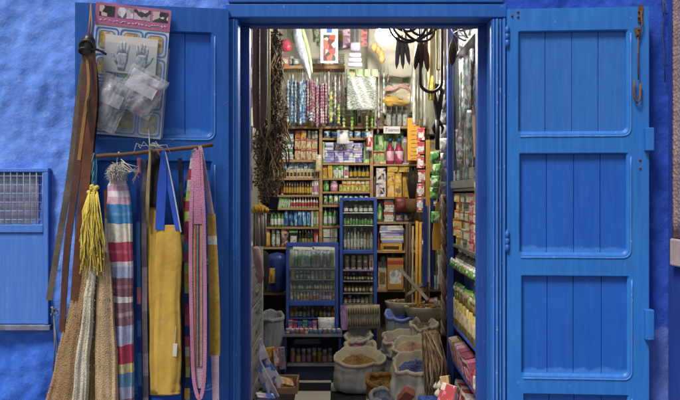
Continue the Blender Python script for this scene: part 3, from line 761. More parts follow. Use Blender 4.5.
g = G(); g.loft(bagloft([(225, 158, 179.5), (231, 156, 181), (262, 155, 182), (300, 155.5, 180.5), (345, 154, 181.5), (380, 155, 180.5), (390, 155.3, 180.8), (393.5, 157, 179.5)], -.215, .024, wr=.22, n=48)); g.build('bag_body', mus, mb2)
strap('strap', [P(164, 150, yrod(164) - .02), P(162, 185, -.21), P(159.5, 230, -.228)], [.02, .045, .045], blue_c, mb2)
strap('strap', [P(164, 150, yrod(164) - .02), P(170, 185, -.205), P(178, 230, -.226)], [.014, .03, .026], blue_c, mb2)
strap('edging', [P(165.5, 152, yrod(164) - .03), P(172.5, 185, -.215), P(181, 232, -.23)], [.005, .006, .006], mat('pale_piping', '#b5b2b8', rough=.9), mb2)
g = G(); a = P(175, 350, -.24); g.obox(a, (.02, .003, .065), (0, 4, 0)); g.tube([a + Vector((0, 0, .03)), a + Vector((.004, 0, .12))], .0015, 4); g.build('price_tag', mat('white_card', '#c9c4bc', rough=.7), mb2, bevel=.001)
g = G(); g.loft(bagloft([(380, 152, 184), (400, 150, 186), (440, 150, 188)], -.16, .02, wr=.1)); tag(g.build('bag_shadow_sheet', blue_c, org=P(168, 390, -.16)), 'blue sheet standing for the shadow beneath the mustard bags', 'cloth')  # sheet painting the dark blue shadow at the foot of the bags
hang_strip('dark narrow strap hanging between the mustard bag and the pink edged strap', [(180, 158), (182, 240), (183, 330), (184, 420)], .02, reps(['#20222c', '#3a3540', '#6a6258'], 10, 4), 'dark_bands', -.17)
# multicolour woven straps
hang_strip('multicoloured strap banded crimson, white, navy and yellow left of the pink edged one', [(194, 150), (188, 200), (186, 260), (187, 340), (187.5, 420)], .026, reps(mul + ['#9fb05a'], 26, 5), 'multi_bands', -.165)
pk = thing('woven_strap', 'long looped strap with pink borders and grey orange woven centre', 'strap', P(197, 150, -.2))
pink = mat_knit('pink_weave', '#c98fac', '#b57896', 320, 200); pinkp = mat_knit('pale_pink_weave', '#cbb0c0', '#bc9cb0', 320, 200)
strap('border', [P(195, 148, -.16), P(191.5, 200, -.195), P(190.5, 260, -.2), P(192, 340, -.2), P(193.5, 376, -.2), P(197.5, 396, -.2), P(201.5, 395, -.2), P(204.5, 370, -.2), P(205, 300, -.2), P(204, 225, -.2), P(203, 200, -.195), P(200, 148, -.16)], .018, pink, pk, [(1, 0, 0)] * 27 + [(1, 0, .6)] * 14 + [(1, 0, 0)] * 26)
strap('centre_band', [P(197.5, 222, -.19), P(197.5, 260, -.195), P(198, 320, -.195), P(199, 366, -.195)], .052, mat_stripes('woven_centre', [(0, '#4a4a50'), (.16, '#8f8a88'), (.28, '#c06a4a'), (.36, '#3f4048'), (.5, '#77736f'), (.64, '#3f4048'), (.72, '#c06a4a'), (.84, '#8f8a88')], axis=0), pk)
strap('upper_band', [P(197.5, 150, -.165), P(197.5, 190, -.19), P(197.5, 224, -.194)], [.02, .034, .046], pink, pk)
strap('tail', [P(199, 364, -.188), P(199.3, 376, -.188), P(199.3, 388, -.188)], [.05, .045, .03], pinkp, pk)
ms = thing('mustard_strap', 'mustard strap with one white band and pale pink tail at far right of rod', 'strap', P(205, 150, -.13))
strap('upper_band', [P(200, 146, yrod(200) - .02), P(206, 180, -.145), P(212, 218, -.15)], [.02, .026, .03], pinkp, ms)
strap('band', [P(211.5, 214, -.15), P(213, 260, -.152), P(214.5, 310, -.152), P(214.5, 356, -.152)], [.04, .05, .055, .055], mat_stripes('mustard_white', [(0, '#a88a42'), (.16, '#c9c3b8'), (.22, '#a88a42'), (.6, '#9a7c38')]), ms)
strap('tail', [P(215, 355, -.155), P(215.5, 380, -.155), P(216, 425, -.155)], [.04, .036, .03], pinkp, ms)
hang_strip('narrow speckled strap hanging just left of the mustard and white strap', [(197, 150), (186, 180), (183, 225), (180, 270)], .01, reps(mul, 30, 8), 'speckled_bands', -.15)
# ================================================================== henna stencil card on the left leaf
c = LL.local(134.5, 8); loc = LL.world(c.x, -.02, c.z)
card = thing('stencil_card', 'tall display card with pink header and drawn henna hands on left leaf', 'display card', loc, (0, R(4.5), LL.th))
W_, H_ = .365, .655
def slab(name, u0, u1, v0, v1, off, th, m, parent, mi=0, bevel=0):
    g = G(); g.box((u0 - .5) * W_, (u1 - .5) * W_, -off - th, -off, -v1 * H_, -v0 * H_); return g.build(name, m, parent, local=True, bevel=bevel)
slab('backing', 0, 1, 0, 1, 0, .004, mat('pale_card', '#bfc3cc', '#a9aebd', scale=7, rough=.5), card)
hd = slab('header', -.005, 1.005, -.005, .165, .0045, .002, mat('pink_card', '#a8688a', '#965878', scale=9, rough=.45), card)
photo = [mat_print('photo_%s' % k, c_, (3.2, 1, 2.2), smooth=True) for k, c_ in (('a', ['#1d1b20', '#2a2830', '#b9a9a4', '#17161a']), ('b', ['#8b8a93', '#c9c4cc', '#b5a9b4', '#565660']), ('c', ['#6b6570', '#c3a7b6', '#9c8f99', '#3a343c']), ('d', ['#c9b9bd', '#3a3634', '#b3a6a6', '#2a2624']))]
for (u0, u1), pm_ in zip(((.05, .25), (.29, .50), (.51, .73), (.76, .97)), photo): slab('photo', u0, u1, .018, .098, .0066, .001, pm_, hd)
g = G(); rr_ = random.Random(3)     # the line of script, too small to read in the photograph
u = .06
while u < .95:
    pts = [((u - .5) * W_ + .006 * k, -.0072, -(.132 + rr_.uniform(-.010, .008)) * H_) for k in range(3)]
    g.tube(pts, .0019, 4); u += rr_.choice([.035, .04, .04, .06])
g.build('lettering', mat('white_ink', '#d9c6d0', rough=.6), hd, local=True)
g = G(); gy = G()
def frame_ring(u0, u1, v0, v1, m, wd):
    a = round_rect((u0 - .5) * W_, (u1 - .5) * W_, -v1 * H_, -v0 * H_, .022, 5); b = round_rect((u0 - .5) * W_ + wd, (u1 - .5) * W_ - wd, -v1 * H_ + wd, -v0 * H_ - wd, .016, 5)
    m.loft([[(p[0], -.0042, p[1]) for p in a], [(p[0], -.0056, p[1]) for p in a], [(p[0], -.0056, p[1]) for p in b], [(p[0], -.0042, p[1]) for p in b]], 0, caps=(False, False), smooth=False)
for (u0, u1) in ((.02, .33), (.345, .655), (.67, .98)):
    for j in range(4):
        v0 = .18 + j * .205; frame_ring(u0, u1, v0, v0 + .19, g, .007); frame_ring(u0 + .045, u1 - .045, v0 + .025, v0 + .165, g, .003)
        gy = G(); gy.box((u0 + .06 - .5) * W_, (u1 - .06 - .5) * W_, -.0054, -.0042, -(v0 + .155) * H_, -(v0 + .035) * H_); gy.build('printed_picture', mat_print('yellow_print', ['#c4a03c', '#8c7a60', '#c0b08a', '#b0902e', '#7d8596'], (4, 1, 5)), card, local=True)
g.build('printed_frame', mat('blue_ink', '#2f5f9c', '#3d6da8', rough=.5), card, local=True)
stc = slab('stencil_sheet', .16, .86, .235, .52, .012, .003, mat('white_paper', '#cfcac6', '#bfbab8', scale=5, rough=.6), card)
handm = mat_print('henna_print', ['#a5a3b0', '#8b8998', '#b8b6be', '#c4c2c6'], (9, 1, 12), smooth=True, rough=.7)
def hand(cu, mirror):
    g = G(); m = -1 if mirror else 1; x0 = (cu - .5) * W_; z0 = -.50 * H_
    def cap(pts, r): 
        q = G(); q.tube([(x0 + m * a, 0, z0 + b) for a, b in pts], r, 8)
        for v in q.v: v.y = -.0165 + v.y * .06
        g.join(q)
    cap([(0, 0), (.0, .02), (.0, .045), (.0, .075), (.0, .085)], [.018, .019, .026, .027, .020])
    for dx, l, sp_ in ((-.019, .048, -.006), (-.007, .066, -.002), (.006, .070, .001), (.019, .056, .007)):
        cap([(dx, .072), (dx + sp_ * .6, .072 + l * .6), (dx + sp_, .072 + l), (dx + sp_, .076 + l)], [.0068, .0066, .0054, .002])
    cap([(-.018, .032), (-.036, .052), (-.050, .078), (-.053, .086)], [.009, .008, .0065, .002])
    return g.build('hand_print', handm, stc, local=True)
hand(.40, False); hand(.66, True)
slab('clear_sleeve', .02, 1.03, .30, .99, .034, .001, mat_film('thin_film', clear=.95, rough=.08), card)
def crumple(name, label, cpx, cpy, w, h, rot, mats, cat='packet', seed=0, off=.05):
    c = LL.local(cpx, cpy); loc = LL.world(c.x, -off, c.z)
    t = thing(name, label, cat, loc, (0, R(rot), LL.th))
    def sh(amp, sc_, yy):
        return lambda u, v: ((u - .5) * w * (1 + .04 * noise.noise(Vector((v * 5, seed, 0)))), yy - .02 * math.sin(math.pi * u) * math.sin(math.pi * v) - amp * noise.noise(Vector((u * sc_, v * sc_, seed))) - amp * .45 * abs(noise.noise(Vector((u * sc_ * 2, v * sc_ * 2, seed + 4)))), (v - .5) * h)
    g = G(); g.rect_sheet(sh(.007, 4, .0), 24, 24); f = g.build('inner_card', mats[0], t, local=True, solid=.004); f.scale = (.86, 1, .84)
    g = G(); g.rect_sheet(sh(.010, 4, -.016), 30, 30, smooth=False); g.build('plastic_bag', mats[1], t, local=True)
    g = G(); hw = w * .4
    g.box(-hw, hw * .85, -.0265, -.0245, -.01, h * .20); g.build('label', mats[2], t, local=True)
    return t
film = mat_film('crinkled_film', clear=.80, rough=.10)
crumple('plastic_packet', 'crumpled clear plastic packet of grey sachets at lower left of the henna card', 111, 105, .17, .27, 24, [mat_print('grey_sachet', ['#77737e', '#5d5a66', '#8f8b94', '#4d424a'], (4, 1, 6), smooth=True), film, mat('lilac_label', '#a7a4b0', '#8f8a96', rough=.5)], seed=3, off=.075)
crumple('plastic_packet', 'clear plastic packet with white and pink label over the middle of the henna card', 142, 94, .20, .22, -32 + 60, [mat_print('white_sachet', ['#a39eaa', '#85818e', '#b4afb6', '#95687c'], (4, 1, 5), smooth=True), film, mat('white_label', '#c3bec6', '#a9a0ae', rough=.5)], seed=8, off=.06)

# ================================================================== inside: fixed shelving at the back
YS = 2.60
blue_metal = mat('blue_shelf_paint', '#2c4a94', '#22397a', scale=7, rough=.5)
ws = thing('back_shelving', 'tall wooden shelving in three bays filling the rear wall of the shop', 'shelves', (-.68, YS, .12))
def hz(px0, px1, py, th=2.0, y0=YS, y1=YS + .23, m=pale_wood, par=None, nm='shelf', lift=0):
    a, b = P(px0, py, y0), P(px1, py + th, y0); g = G(); g.box(a.x, b.x, y0, y1, b.z, a.z); return g.build(nm, m, par or ws, bevel=.002)
def vt(px, py0, py1, w=3.2, y0=YS, y1=YS + .232, m=pale_wood, par=None, nm='upright'):
    a, b = P(px, py0, y0), P(px + w, py1, y0); g = G(); g.box(a.x, b.x, y0 - .004, y1, b.z, a.z); return g.build(nm, m, par or ws, bevel=.002)
for py in (160, 178, 195, 208, 227, 247.2, 293): hz(262, 318.8, py)
for py in (138, 163, 178, 191.5, 205, 226, 247.2): hz(322.6, 369.8, py)
for py in (164, 197, 222, 251, 290): hz(373.4, 426, py)
hz(258, 428, 126.2, 2.4, YS - .02); vt(258.5, 129, 380); vt(319.2, 129, 380); vt(370, 129, 380); vt(426.4, 129, 380)
hz(255, 345, 65.5, 3.2, 2.42, 2.62, nm='beam')
g = G(); g.box(P(255, 0, YS).x, P(430, 0, YS).x, YS + .236, YS + .25, .13, P(0, 127, YS).z); g.build('back_panel', mat('dark_back', '#6a604e', '#51493b', scale=5, rough=.9), ws)

# ------------------------------------------------------------------ products
def mk_box(w, h, d, mats, panel=True, z=0):
    g = G(); g.box(-w / 2, w / 2, 0, d, 0, h, 0)
    if panel: g.box(-w * .36, w * .36, -.0012, -.0002, h * .18, h * .62, 1); g.box(-w * .5, w * .5, -.0008, -.0001, h * .80, h * .93, 2)
    return g
def mk_jar(w, h, d, mats, panel=True, n=12):
    r = w / 2; g = G(); c = (0, r, 0)
    g.lathe([(0, 0), (r * .94, 0), (r, h * .05), (r, h * .70), (r * .8, h * .76), (0, h * .76)], n, c, 0)
    g.lathe([(0, h * .761), (r * .88, h * .761), (r * .88, h * .98), (r * .8, h), (0, h)], n, c, 2)
    g.lathe([(r * 1.01, h * .16), (r * 1.015, h * .17), (r * 1.015, h * .55), (r * 1.01, h * .56)], n, c, 1)
    return g
def mk_bottle(w, h, d, mats, panel=True, n=12):
    r = w / 2; g = G(); c = (0, r, 0)
    g.lathe([(0, 0), (r * .92, 0), (r, h * .04), (r, h * .55), (r * .75, h * .66), (r * .34, h * .74), (r * .32, h * .84), (0, h * .84)], n, c, 0)
    g.lathe([(0, h * .841), (r * .42, h * .841), (r * .42, h * .99), (0, h)], n, c, 2)
    g.lathe([(r * 1.01, h * .12), (r * 1.02, h * .13), (r * 1.02, h * .48), (r * 1.01, h * .49)], n, c, 1)
    return g
def mk_pouch(w, h, d, mats, panel=True):
    g = G(); n = 12; rings = []
    for i in range(11):
        v = i / 10; t = max(.04, math.sin(math.pi * (v * .94 + .03)) ** .6); ring = []
        for k in range(n):
            a = 2 * math.pi * k / n; ex = math.copysign(abs(math.cos(a)) ** .6, math.cos(a)); ey = math.copysign(abs(math.sin(a)) ** .9, math.sin(a))
            ring.append((ex * w / 2 * (1 - .04 * math.sin(math.pi * v)), d / 2 + ey * d / 2 * t * (1 + .15 * math.sin(9 * a + i)), v * h))
        rings.append(ring)
    g.loft(rings, [0, 0, 1, 1, 1, 1, 1, 0, 2, 2]); return g
def mk_vial(w, h, d, mats, panel=True):
    r = w / 2; g = G(); c = (0, r, 0)
    g.lathe([(0, 0), (r, 0), (r, h * .72), (0, h * .72)], 8, c, 0); g.lathe([(0, h * .721), (r * .8, h * .721), (r * .7, h), (0, h)], 8, c, 2)
    g.lathe([(r * 1.02, h * .2), (r * 1.03, h * .21), (r * 1.03, h * .5), (r * 1.02, h * .51)], 8, c, 1); return g
def mk_stack(w, h, d, mats, panel=True):
    g = G(); n = max(2, int(round(h / .022)))
    for k in range(n):
        g.obox((jit(.004), d / 2 + jit(.004), (k + .5) * h / n), (w * (.95 + jit(.04)), d, h / n * .9), (0, 0, jit(2)), random.choice([0, 0, 1, 2]))
    return g
MK = dict(box=mk_box, jar=mk_jar, bottle=mk_bottle, pouch=mk_pouch, vial=mk_vial, stack=mk_stack)
def row(kind, name, cat, label, group, x0, x1, yt, yb, n, mats, y=YS + .012, d=None, ry=3, tight=.93, dz=.01, layers=1):
    s = S(y); w = (x1 - x0) / n / s * tight; h = (yb - yt) / s
    d_ = d or (w if kind in ('jar', 'bottle', 'vial') else min(.16, max(.05, w * .8)))
    proto = MK[kind](w, h, d_, mats); first = None
    for i in range(n):
        c = P(x0 + (x1 - x0) * (i + .5) / n, yb, y); c.y += abs(jit(dz)) + (.02 * random.random() if random.random() < .25 else 0)
        if first is None:
            first = o = proto.build(name, mats, org=c, local=True, bevel=.0015 if kind == 'box' and w > .02 else 0)
            tag(o, label, cat, group if n > 1 else None)
        else: o = dup(first, c)
        o.rotation_euler = (0, 0, R(jit(ry))); o.scale = (1 + jit(.03), 1, 1 + jit(.05))
    return first
pk_ = mat_pick
white = pk_('white_caps', ['#c9c6bd', '#bdb9ae', '#d2cfc8']); cream = pk_('cream_labels', ['#c5b693', '#b9a884', '#d0c4a6'])
darkcap = pk_('dark_caps', ['#1d1b1a', '#2a2622', '#151413']); goldl = pk_('gold_labels', ['#c39a3c', '#b58a2e', '#caa850'])
greenl = pk_('green_labels', ['#5f9a46', '#4c8638', '#7cae5a']); redl = pk_('red_labels', ['#a4342f', '#92302c', '#b7453c'])
amber = pk_('amber_glass', ['#5f3415', '#4a2810', '#70451c'], rough=.15); clearg = pk_('clear_jars', ['#8f9284', '#7d8276', '#a3a596'], rough=.12)
herb = pk_('herb_fill', ['#8a7a4a', '#6f6a38', '#94703c', '#7d8a50', '#a08a5a']); mixed = pk_('mixed_ink', ['#8d3d38', '#3d5f8d', '#b09540', '#4f7d45', '#c2bbae', '#6d4c74'])
bluel = pk_('blue_labels', ['#2f5fa0', '#2a4f8a', '#4a7db5']); pinkl = pk_('pink_labels', ['#b3557a', '#a3486c', '#c57a96'])
tanb = mat_print('tan_carton', ['#c0a074', '#b8946a', '#a5805c', '#8a4a38', '#c4ab84'], (4, 2, 3)); redgold = mat_print('red_gold_print', ['#a5302c', '#b8842a', '#a5302c', '#c29a35'], (2.5, 2, 2.2), smooth=True)
bluep = mat_print('blue_white_print', ['#3d78a8', '#6fa5c2', '#2d5a94', '#b5c4cc', '#4f8fb8', '#24477c'], (3, 2, 3.4), smooth=True)
greenp = mat_print('green_print', ['#5b9440', '#4a8236', '#8cba6a', '#c2c8a8', '#3d6e30'], (3, 2, 3), smooth=True)
goldp = mat_print('gold_print', ['#c0922f', '#b58628', '#cfae5a', '#9a6c22', '#c9a040'], (3, 2, 3))
purplep = mat_print('purple_print', ['#8d86b4', '#b3b0c8', '#6f68a0', '#c8c6d0', '#a492b8'], (2, 2, 3))
facep = mat_print('face_print', ['#b09080', '#2a2526', '#c5b6aa', '#8a6458', '#3a3436', '#d0c8c0'], (2.2, 1, 2.6), smooth=True)
facegold = mat_print('portrait_gold_print', ['#c9a548', '#7a5c42', '#d3bd78', '#b8923c', '#c9ac80'], (2.4, 1, 2.6), smooth=True)
pinkp_ = mat_print('pink_print', ['#b04a78', '#c78aa4', '#a33a68', '#d0b8c0'], (3, 2, 4), smooth=True)
whitep = mat_print('white_print', ['#c9c6be', '#bcb8b0', '#d0cdc8', '#8f9cb4', '#a8b294'], (3, 2, 3))
greyp = mat_print('grey_film_print', ['#7d7d78', '#94938c', '#66665f', '#8a7d8a', '#a3a29a', '#5c6470'], (3, 3, 4), smooth=True)
redb = mat_print('red_white_print', ['#9a2c34', '#c4b5ac', '#a83a40', '#b5647c', '#cfc5bd'], (3, 2, 3))
L_ = 'left back bay'
# ---- left bay
row('box', 'tea_box', 'box', 'small red box with yellow flower on the top row of the left rear bay', 'red and yellow boxes in the left rear bay', 295, 306.5, 131, 138.6, 2, [redgold, goldl, redl])
row('jar', 'glass_jar', 'jar', 'clear lidded jar beside the red and yellow boxes of the left rear bay', 'jars beside the red and yellow boxes', 307.5, 318, 131, 138.8, 3, [clearg, cream, white])
row('stack', 'packet_pile', 'packets', 'pile of pale green and white packets left of the beige cartons', None, 281, 294, 133, 159.5, 1, [whitep, greenl, white], d=.12)
row('box', 'soap_carton', 'box', 'beige carton with brown spot in the upper of two beige carton rows', 'upper row of beige cartons', 294.5, 317.5, 139.2, 148.8, 4, [tanb, cream, redl])
row('box', 'soap_carton', 'box', 'beige carton with brown spot in the lower of two beige carton rows', 'lower row of beige cartons', 294.5, 317.5, 149.2, 159.8, 4, [tanb, cream, redl])
row('box', 'remedy_box', 'box', 'small blue and white box standing just above the tray of tiny cream boxes', 'blue and white boxes in the left rear bay', 284, 318, 161.8, 169, 7, [bluep, white, bluel], y=YS + .06)
row('box', 'soap_bar', 'soap', 'tiny cream box with brown dot in the tray row of left rear bay', 'tiny cream boxes with brown dots', 286, 318, 169, 177.8, 9, [cream, amber, cream], d=.06)
row('bottle', 'oil_bottle', 'bottle', 'small amber bottle with dark cap and yellow label in left rear bay', 'yellow labelled dark capped bottles', 283, 312, 180, 194.6, 11, [amber, goldl, darkcap])
row('box', 'cream_carton', 'box', 'narrow white or pink carton at the right end of the yellow labelled bottles', 'narrow cartons beside yellow labelled bottles', 312, 318.6, 180, 194.6, 3, [whitep, pinkl, white])
row('box', 'herb_box', 'box', 'green and white little box left in the row below the yellow labelled bottles', 'green and white boxes under the bottles', 273, 290, 197, 207.8, 8, [greenp, white, greenl])
row('bottle', 'lotion_bottle', 'bottle', 'small white bottle with red brown mark below the yellow labelled bottles', 'white bottles with red marks', 290, 318.4, 196.8, 207.8, 10, [white, redl, white])
row('pouch', 'herb_sachet', 'sachet', 'blue and white patterned sachet on the fifth shelf of the left rear bay', 'blue patterned sachets', 284, 311, 211, 226.4, 6, [bluep, bluep, bluep], d=.05)
row('bottle', 'green_bottle', 'bottle', 'dull green bottle left of the blue patterned sachets', 'green bottles beside blue sachets', 270, 284, 210.6, 226.6, 4, [greenl, whitep, darkcap])
row('box', 'tall_carton', 'box', 'slim mixed coloured carton right of the blue patterned sachets', 'slim cartons right of blue sachets', 311, 318.8, 211, 226.6, 3, [mixed, white, mixed])
row('pouch', 'turmeric_packet', 'packet', 'orange yellow spice packet at left end of the lowest filled left shelf', None, 263, 270, 229, 246.4, 1, [goldp, goldp, goldl], d=.05)
row('jar', 'glass_jar', 'jar', 'tall clear jar beside the orange yellow spice packet', 'clear jars beside the orange packet', 271, 280, 229.4, 246.6, 2, [clearg, white, white])
row('pouch', 'sweet_packet', 'packet', 'pinkish beige packet between clear jars and a small white tray', None, 280.4, 288.5, 228.6, 246.8, 1, [tanb, facep, tanb], d=.06)
row('box', 'tissue_box', 'box', 'dark box with pale square label left of the dark bottles', None, 289, 298, 229, 246.6, 1, [darkcap, white, greenl], d=.1)
row('bottle', 'dark_bottle', 'bottle', 'dark green bottle with pale cap right of the small square label box', 'dark bottles with pale caps', 298.4, 313, 230, 246.8, 5, [pk_('dark_green_glass', ['#2a3226', '#343b2e', '#1f261d'], rough=.2), herb, white])
row('box', 'tall_carton', 'box', 'plain red carton at the right end of the lowest filled left shelf', None, 313.6, 318.8, 228.6, 246.8, 1, [redl, redb, redl], d=.1)
# ---- middle bay
row('pouch', 'foil_packet', 'packet', 'shiny pale blue packet on the top row of the middle rear bay', 'pale packets on top of the middle bay', 323, 369, 130, 137.8, 6, [whitep, bluep, whitep], d=.08)
row('stack', 'packet_pile', 'packets', 'pile of purple and white printed packets in the middle rear bay', 'piles of purple and white packets', 325, 363, 142, 162.6, 4, [purplep, purplep, white], d=.14, tight=.99)
row('box', 'tall_carton', 'box', 'upright green and white carton flanking the purple packet piles', 'green cartons flanking purple piles', 322.8, 325, 141, 162.6, 1, [greenp, white, greenl], d=.1)
row('box', 'tall_carton', 'box', 'bright green carton right of the purple packet piles', None, 363.4, 369.6, 141, 162.8, 1, [greenp, white, greenl], d=.1)
row('box', 'yellow_box', 'box', 'plain golden yellow box at left end under the purple packet piles', 'golden boxes under purple piles', 322.8, 332.6, 165, 177.8, 2, [goldp, goldl, goldl])
row('box', 'green_box', 'box', 'bright green box right of two golden boxes in the middle rear bay', 'green boxes right of golden boxes', 333, 343.4, 165, 177.8, 2, [greenp, white, greenl])
row('box', 'white_box', 'box', 'slim white carton between green boxes and black and yellow bottles', None, 344, 348.6, 164.8, 177.8, 1, [whitep, pinkl, white])
row('bottle', 'black_bottle', 'bottle', 'black bottle with wide yellow label in the middle rear bay', 'black bottles with yellow labels', 349, 369.6, 165, 177.9, 5, [darkcap, goldl, darkcap], tight=.98)
row('jar', 'green_jar', 'jar', 'green jar with white lid at left end of the third middle shelf', None, 323, 329, 180, 191.2, 1, [greenl, greenp, white])
row('jar', 'pink_jar', 'jar', 'pale pink jar with white lid beside the green jar', None, 330, 338, 180.4, 191.2, 1, [pk_('pale_pink', ['#c48a94']), pinkp_, white])
row('box', 'tea_box', 'box', 'yellow and green tea box in lower row right of the pale pink jar', 'yellow and green tea boxes', 339, 369.6, 184.6, 191.3, 8, [goldp, greenp, goldl])
row('box', 'tea_box', 'box', 'yellow tea box laid in the upper row above yellow and green tea boxes', 'yellow tea boxes in the upper row', 342, 369.6, 179.8, 184.4, 6, [goldp, white, goldl])
row('pouch', 'pale_packet', 'packet', 'pale packet lying on the middle shelf just above the glass cabinet', 'pale packets above the glass cabinet', 323, 369, 194, 204.8, 9, [whitep, greenp, bluep], d=.09)
row('bottle', 'green_bottle', 'bottle', 'green and white bottle left of the tall glass cabinet', 'green and white bottles left of tall cabinet', 323, 337, 207, 225.8, 3, [greenl, whitep, bluel])
row('box', 'white_box', 'box', 'plain white box in the upper row left of the tall glass cabinet', 'upper plain white boxes', 323, 337.4, 228, 237.2, 2, [white, cream, white])
row('box', 'white_box', 'box', 'plain white box in the lower row left of the tall glass cabinet', 'lower plain white boxes', 323, 337.4, 237.6, 247, 2, [white, cream, white])
# ---- right bay
row('box', 'green_box', 'box', 'large bright green henna box behind the pink bottles', 'green henna boxes behind pink bottles', 374, 404, 133, 163.8, 3, [greenp, greenl, greenp], y=YS + .09, d=.1)
row('bottle', 'pink_bottle', 'bottle', 'magenta bottle with blue cap in front of the green henna boxes', 'magenta bottles with blue caps', 386, 404, 138, 163.8, 2, [pk_('magenta', ['#a3265a', '#96204f']), pinkp_, bluel])
row('box', 'brown_box', 'box', 'small brown box left of the magenta bottles', 'small brown boxes left of magenta bottles', 373.6, 385, 150, 163.8, 2, [tanb, greenl, amber])
row('box', 'portrait_box', 'box', 'box printed with a dark haired face, upper of the two at left', None, 376, 386, 168, 182, 1, [whitep, facep, facep], d=.1)
row('box', 'portrait_box', 'box', 'box printed with a dark haired face, lower of the two at left', None, 376, 386, 182.4, 196.8, 1, [whitep, facep, facep], d=.1)
row('box', 'hair_dye_box', 'box', 'golden box with a printed portrait in the lower row beside the brush bunch', 'golden portrait boxes in the bottom row', 387, 402, 183, 196.8, 2, [goldp, facegold, goldl], d=.1)
row('box', 'hair_dye_box', 'box', 'golden box with a printed portrait in the upper of the two golden rows', 'golden portrait boxes in the upper row', 387, 402, 172, 182.8, 2, [goldp, facegold, goldl], d=.1)
row('box', 'yellow_box', 'box', 'plain yellow carton lying on top of the golden portrait boxes', 'plain yellow cartons on top', 387, 410, 165.4, 171.8, 2, [goldp, goldl, goldl], d=.1)
row('box', 'yellow_box', 'box', 'large plain yellow carton standing behind the brush bunch', 'yellow cartons behind the brush bunch', 402.6, 418, 172, 196.8, 2, [goldp, goldl, goldl], y=YS + .08, d=.1)
row('bottle', 'green_bottle', 'bottle', 'bright green bottle with dark red cap right of the tall glass cabinet', 'green bottles right of tall cabinet', 377, 383, 200, 221.8, 1, [greenl, greenp, redl])
row('stack', 'packet_pile', 'packets', 'stack of white packets with red edges under the portrait boxes', None, 383.6, 394.4, 199.6, 221.8, 1, [white, cream, redl], d=.13)
row('box', 'tall_carton', 'box', 'dark carton with pale oval under the red bag', 'dark cartons under the red bag', 395, 412, 212, 221.8, 2, [pk_('slate_box', ['#343844', '#2c3038']), facep, darkcap], d=.09)
row('stack', 'packet_pile', 'packets', 'pile of white printed bags right of the tall glass cabinet', None, 379, 405, 224.6, 243, 1, [whitep, purplep, white], d=.16)
row('box', 'cardboard_box', 'box', 'flat yellow brown box with dark mark under the white printed bags', None, 379.6, 403, 243.2, 250.8, 1, [goldp, amber, goldp], d=.16)
row('jar', 'glass_jar', 'jar', 'dim glass jar below the flat yellow brown box', 'dim jars below flat yellow brown box', 380, 400, 254, 263, 3, [clearg, white, darkcap], y=YS + .1)
row('box', 'cardboard_box', 'box', 'brown cardboard carton with white label standing below the yellow brown box', None, 387, 404, 260, 289.6, 1, [mat('kraft_card', '#a67c3f', '#94692f', scale=8, rough=.8), white, redl], d=.16, y=YS - .03)
row('jar', 'tall_jar', 'jar', 'tall clear glass jar above the white paper sign', 'tall clear jars above the paper sign', 386, 408, 104, 126, 4, [pk_('pale_glass', ['#b5b5aa', '#a3a59c', '#8a8c88'], rough=.12), pk_('pale_glass', []), steel], y=YS - .0, tight=.9)
# mixed stock standing behind the front rows, filling each shelf to the board above
mixbox = pk_('mixed_cartons', ['#a8443c', '#c2b59a', '#4a7a48', '#b8923c', '#3f5f94', '#8a8c7c', '#c9c4ba', '#7a4a34', '#a87a94', '#5a6a50', '#c28a3c', '#90a4a8'])
mixjar = pk_('mixed_jars', ['#8a6a3c', '#6a7a4a', '#9a948a', '#5a3a24', '#a8904c', '#7d4a44', '#b5b0a0'], rough=.2)
def filler(x0, x1, yt, yb, where, n, sd, y=YS + .11):
    r0 = random.Random(sd); s = S(y); x = x0; k = 0; fb_ = fj_ = None; grp = 'mixed stock at the back of the %s' % where
    while x < x1 - 1.2:
        w = min(r0.uniform(.7, 1.35) * (x1 - x0) / n, x1 - x); h = (yb - yt) * r0.uniform(.72, .97); c = P(x + w / 2, yb - .2, y); c.y += r0.uniform(0, .02)
        if r0.random() < .68:
            if fb_ is None: fb_ = o = tag(mk_box(.03, .06, .06, None).build('carton', [mixbox, mixjar, white], org=c, local=True), 'small mixed colour carton at the back of the %s' % where, 'box', grp)
            else: o = dup(fb_, c)
            o.scale = (w / s / .03 * .95, 1, h / s / .06)
        else:
            if fj_ is None: fj_ = o = tag(mk_jar(.03, .06, .03, None).build('stock_jar', [mixjar, mixbox, pk_('mixed_caps', ['#1d1b1a', '#b9b6ae', '#5a3a2a'])], org=c, local=True), 'small mixed colour jar at the back of the %s' % where, 'jar', grp + ', jars')
            else: o = dup(fj_, c)
            o.scale = (w / s / .03 * .92, 1.1, h / s / .06)
        o.rotation_euler = (0, 0, R(r0.uniform(-7, 7))); x += w
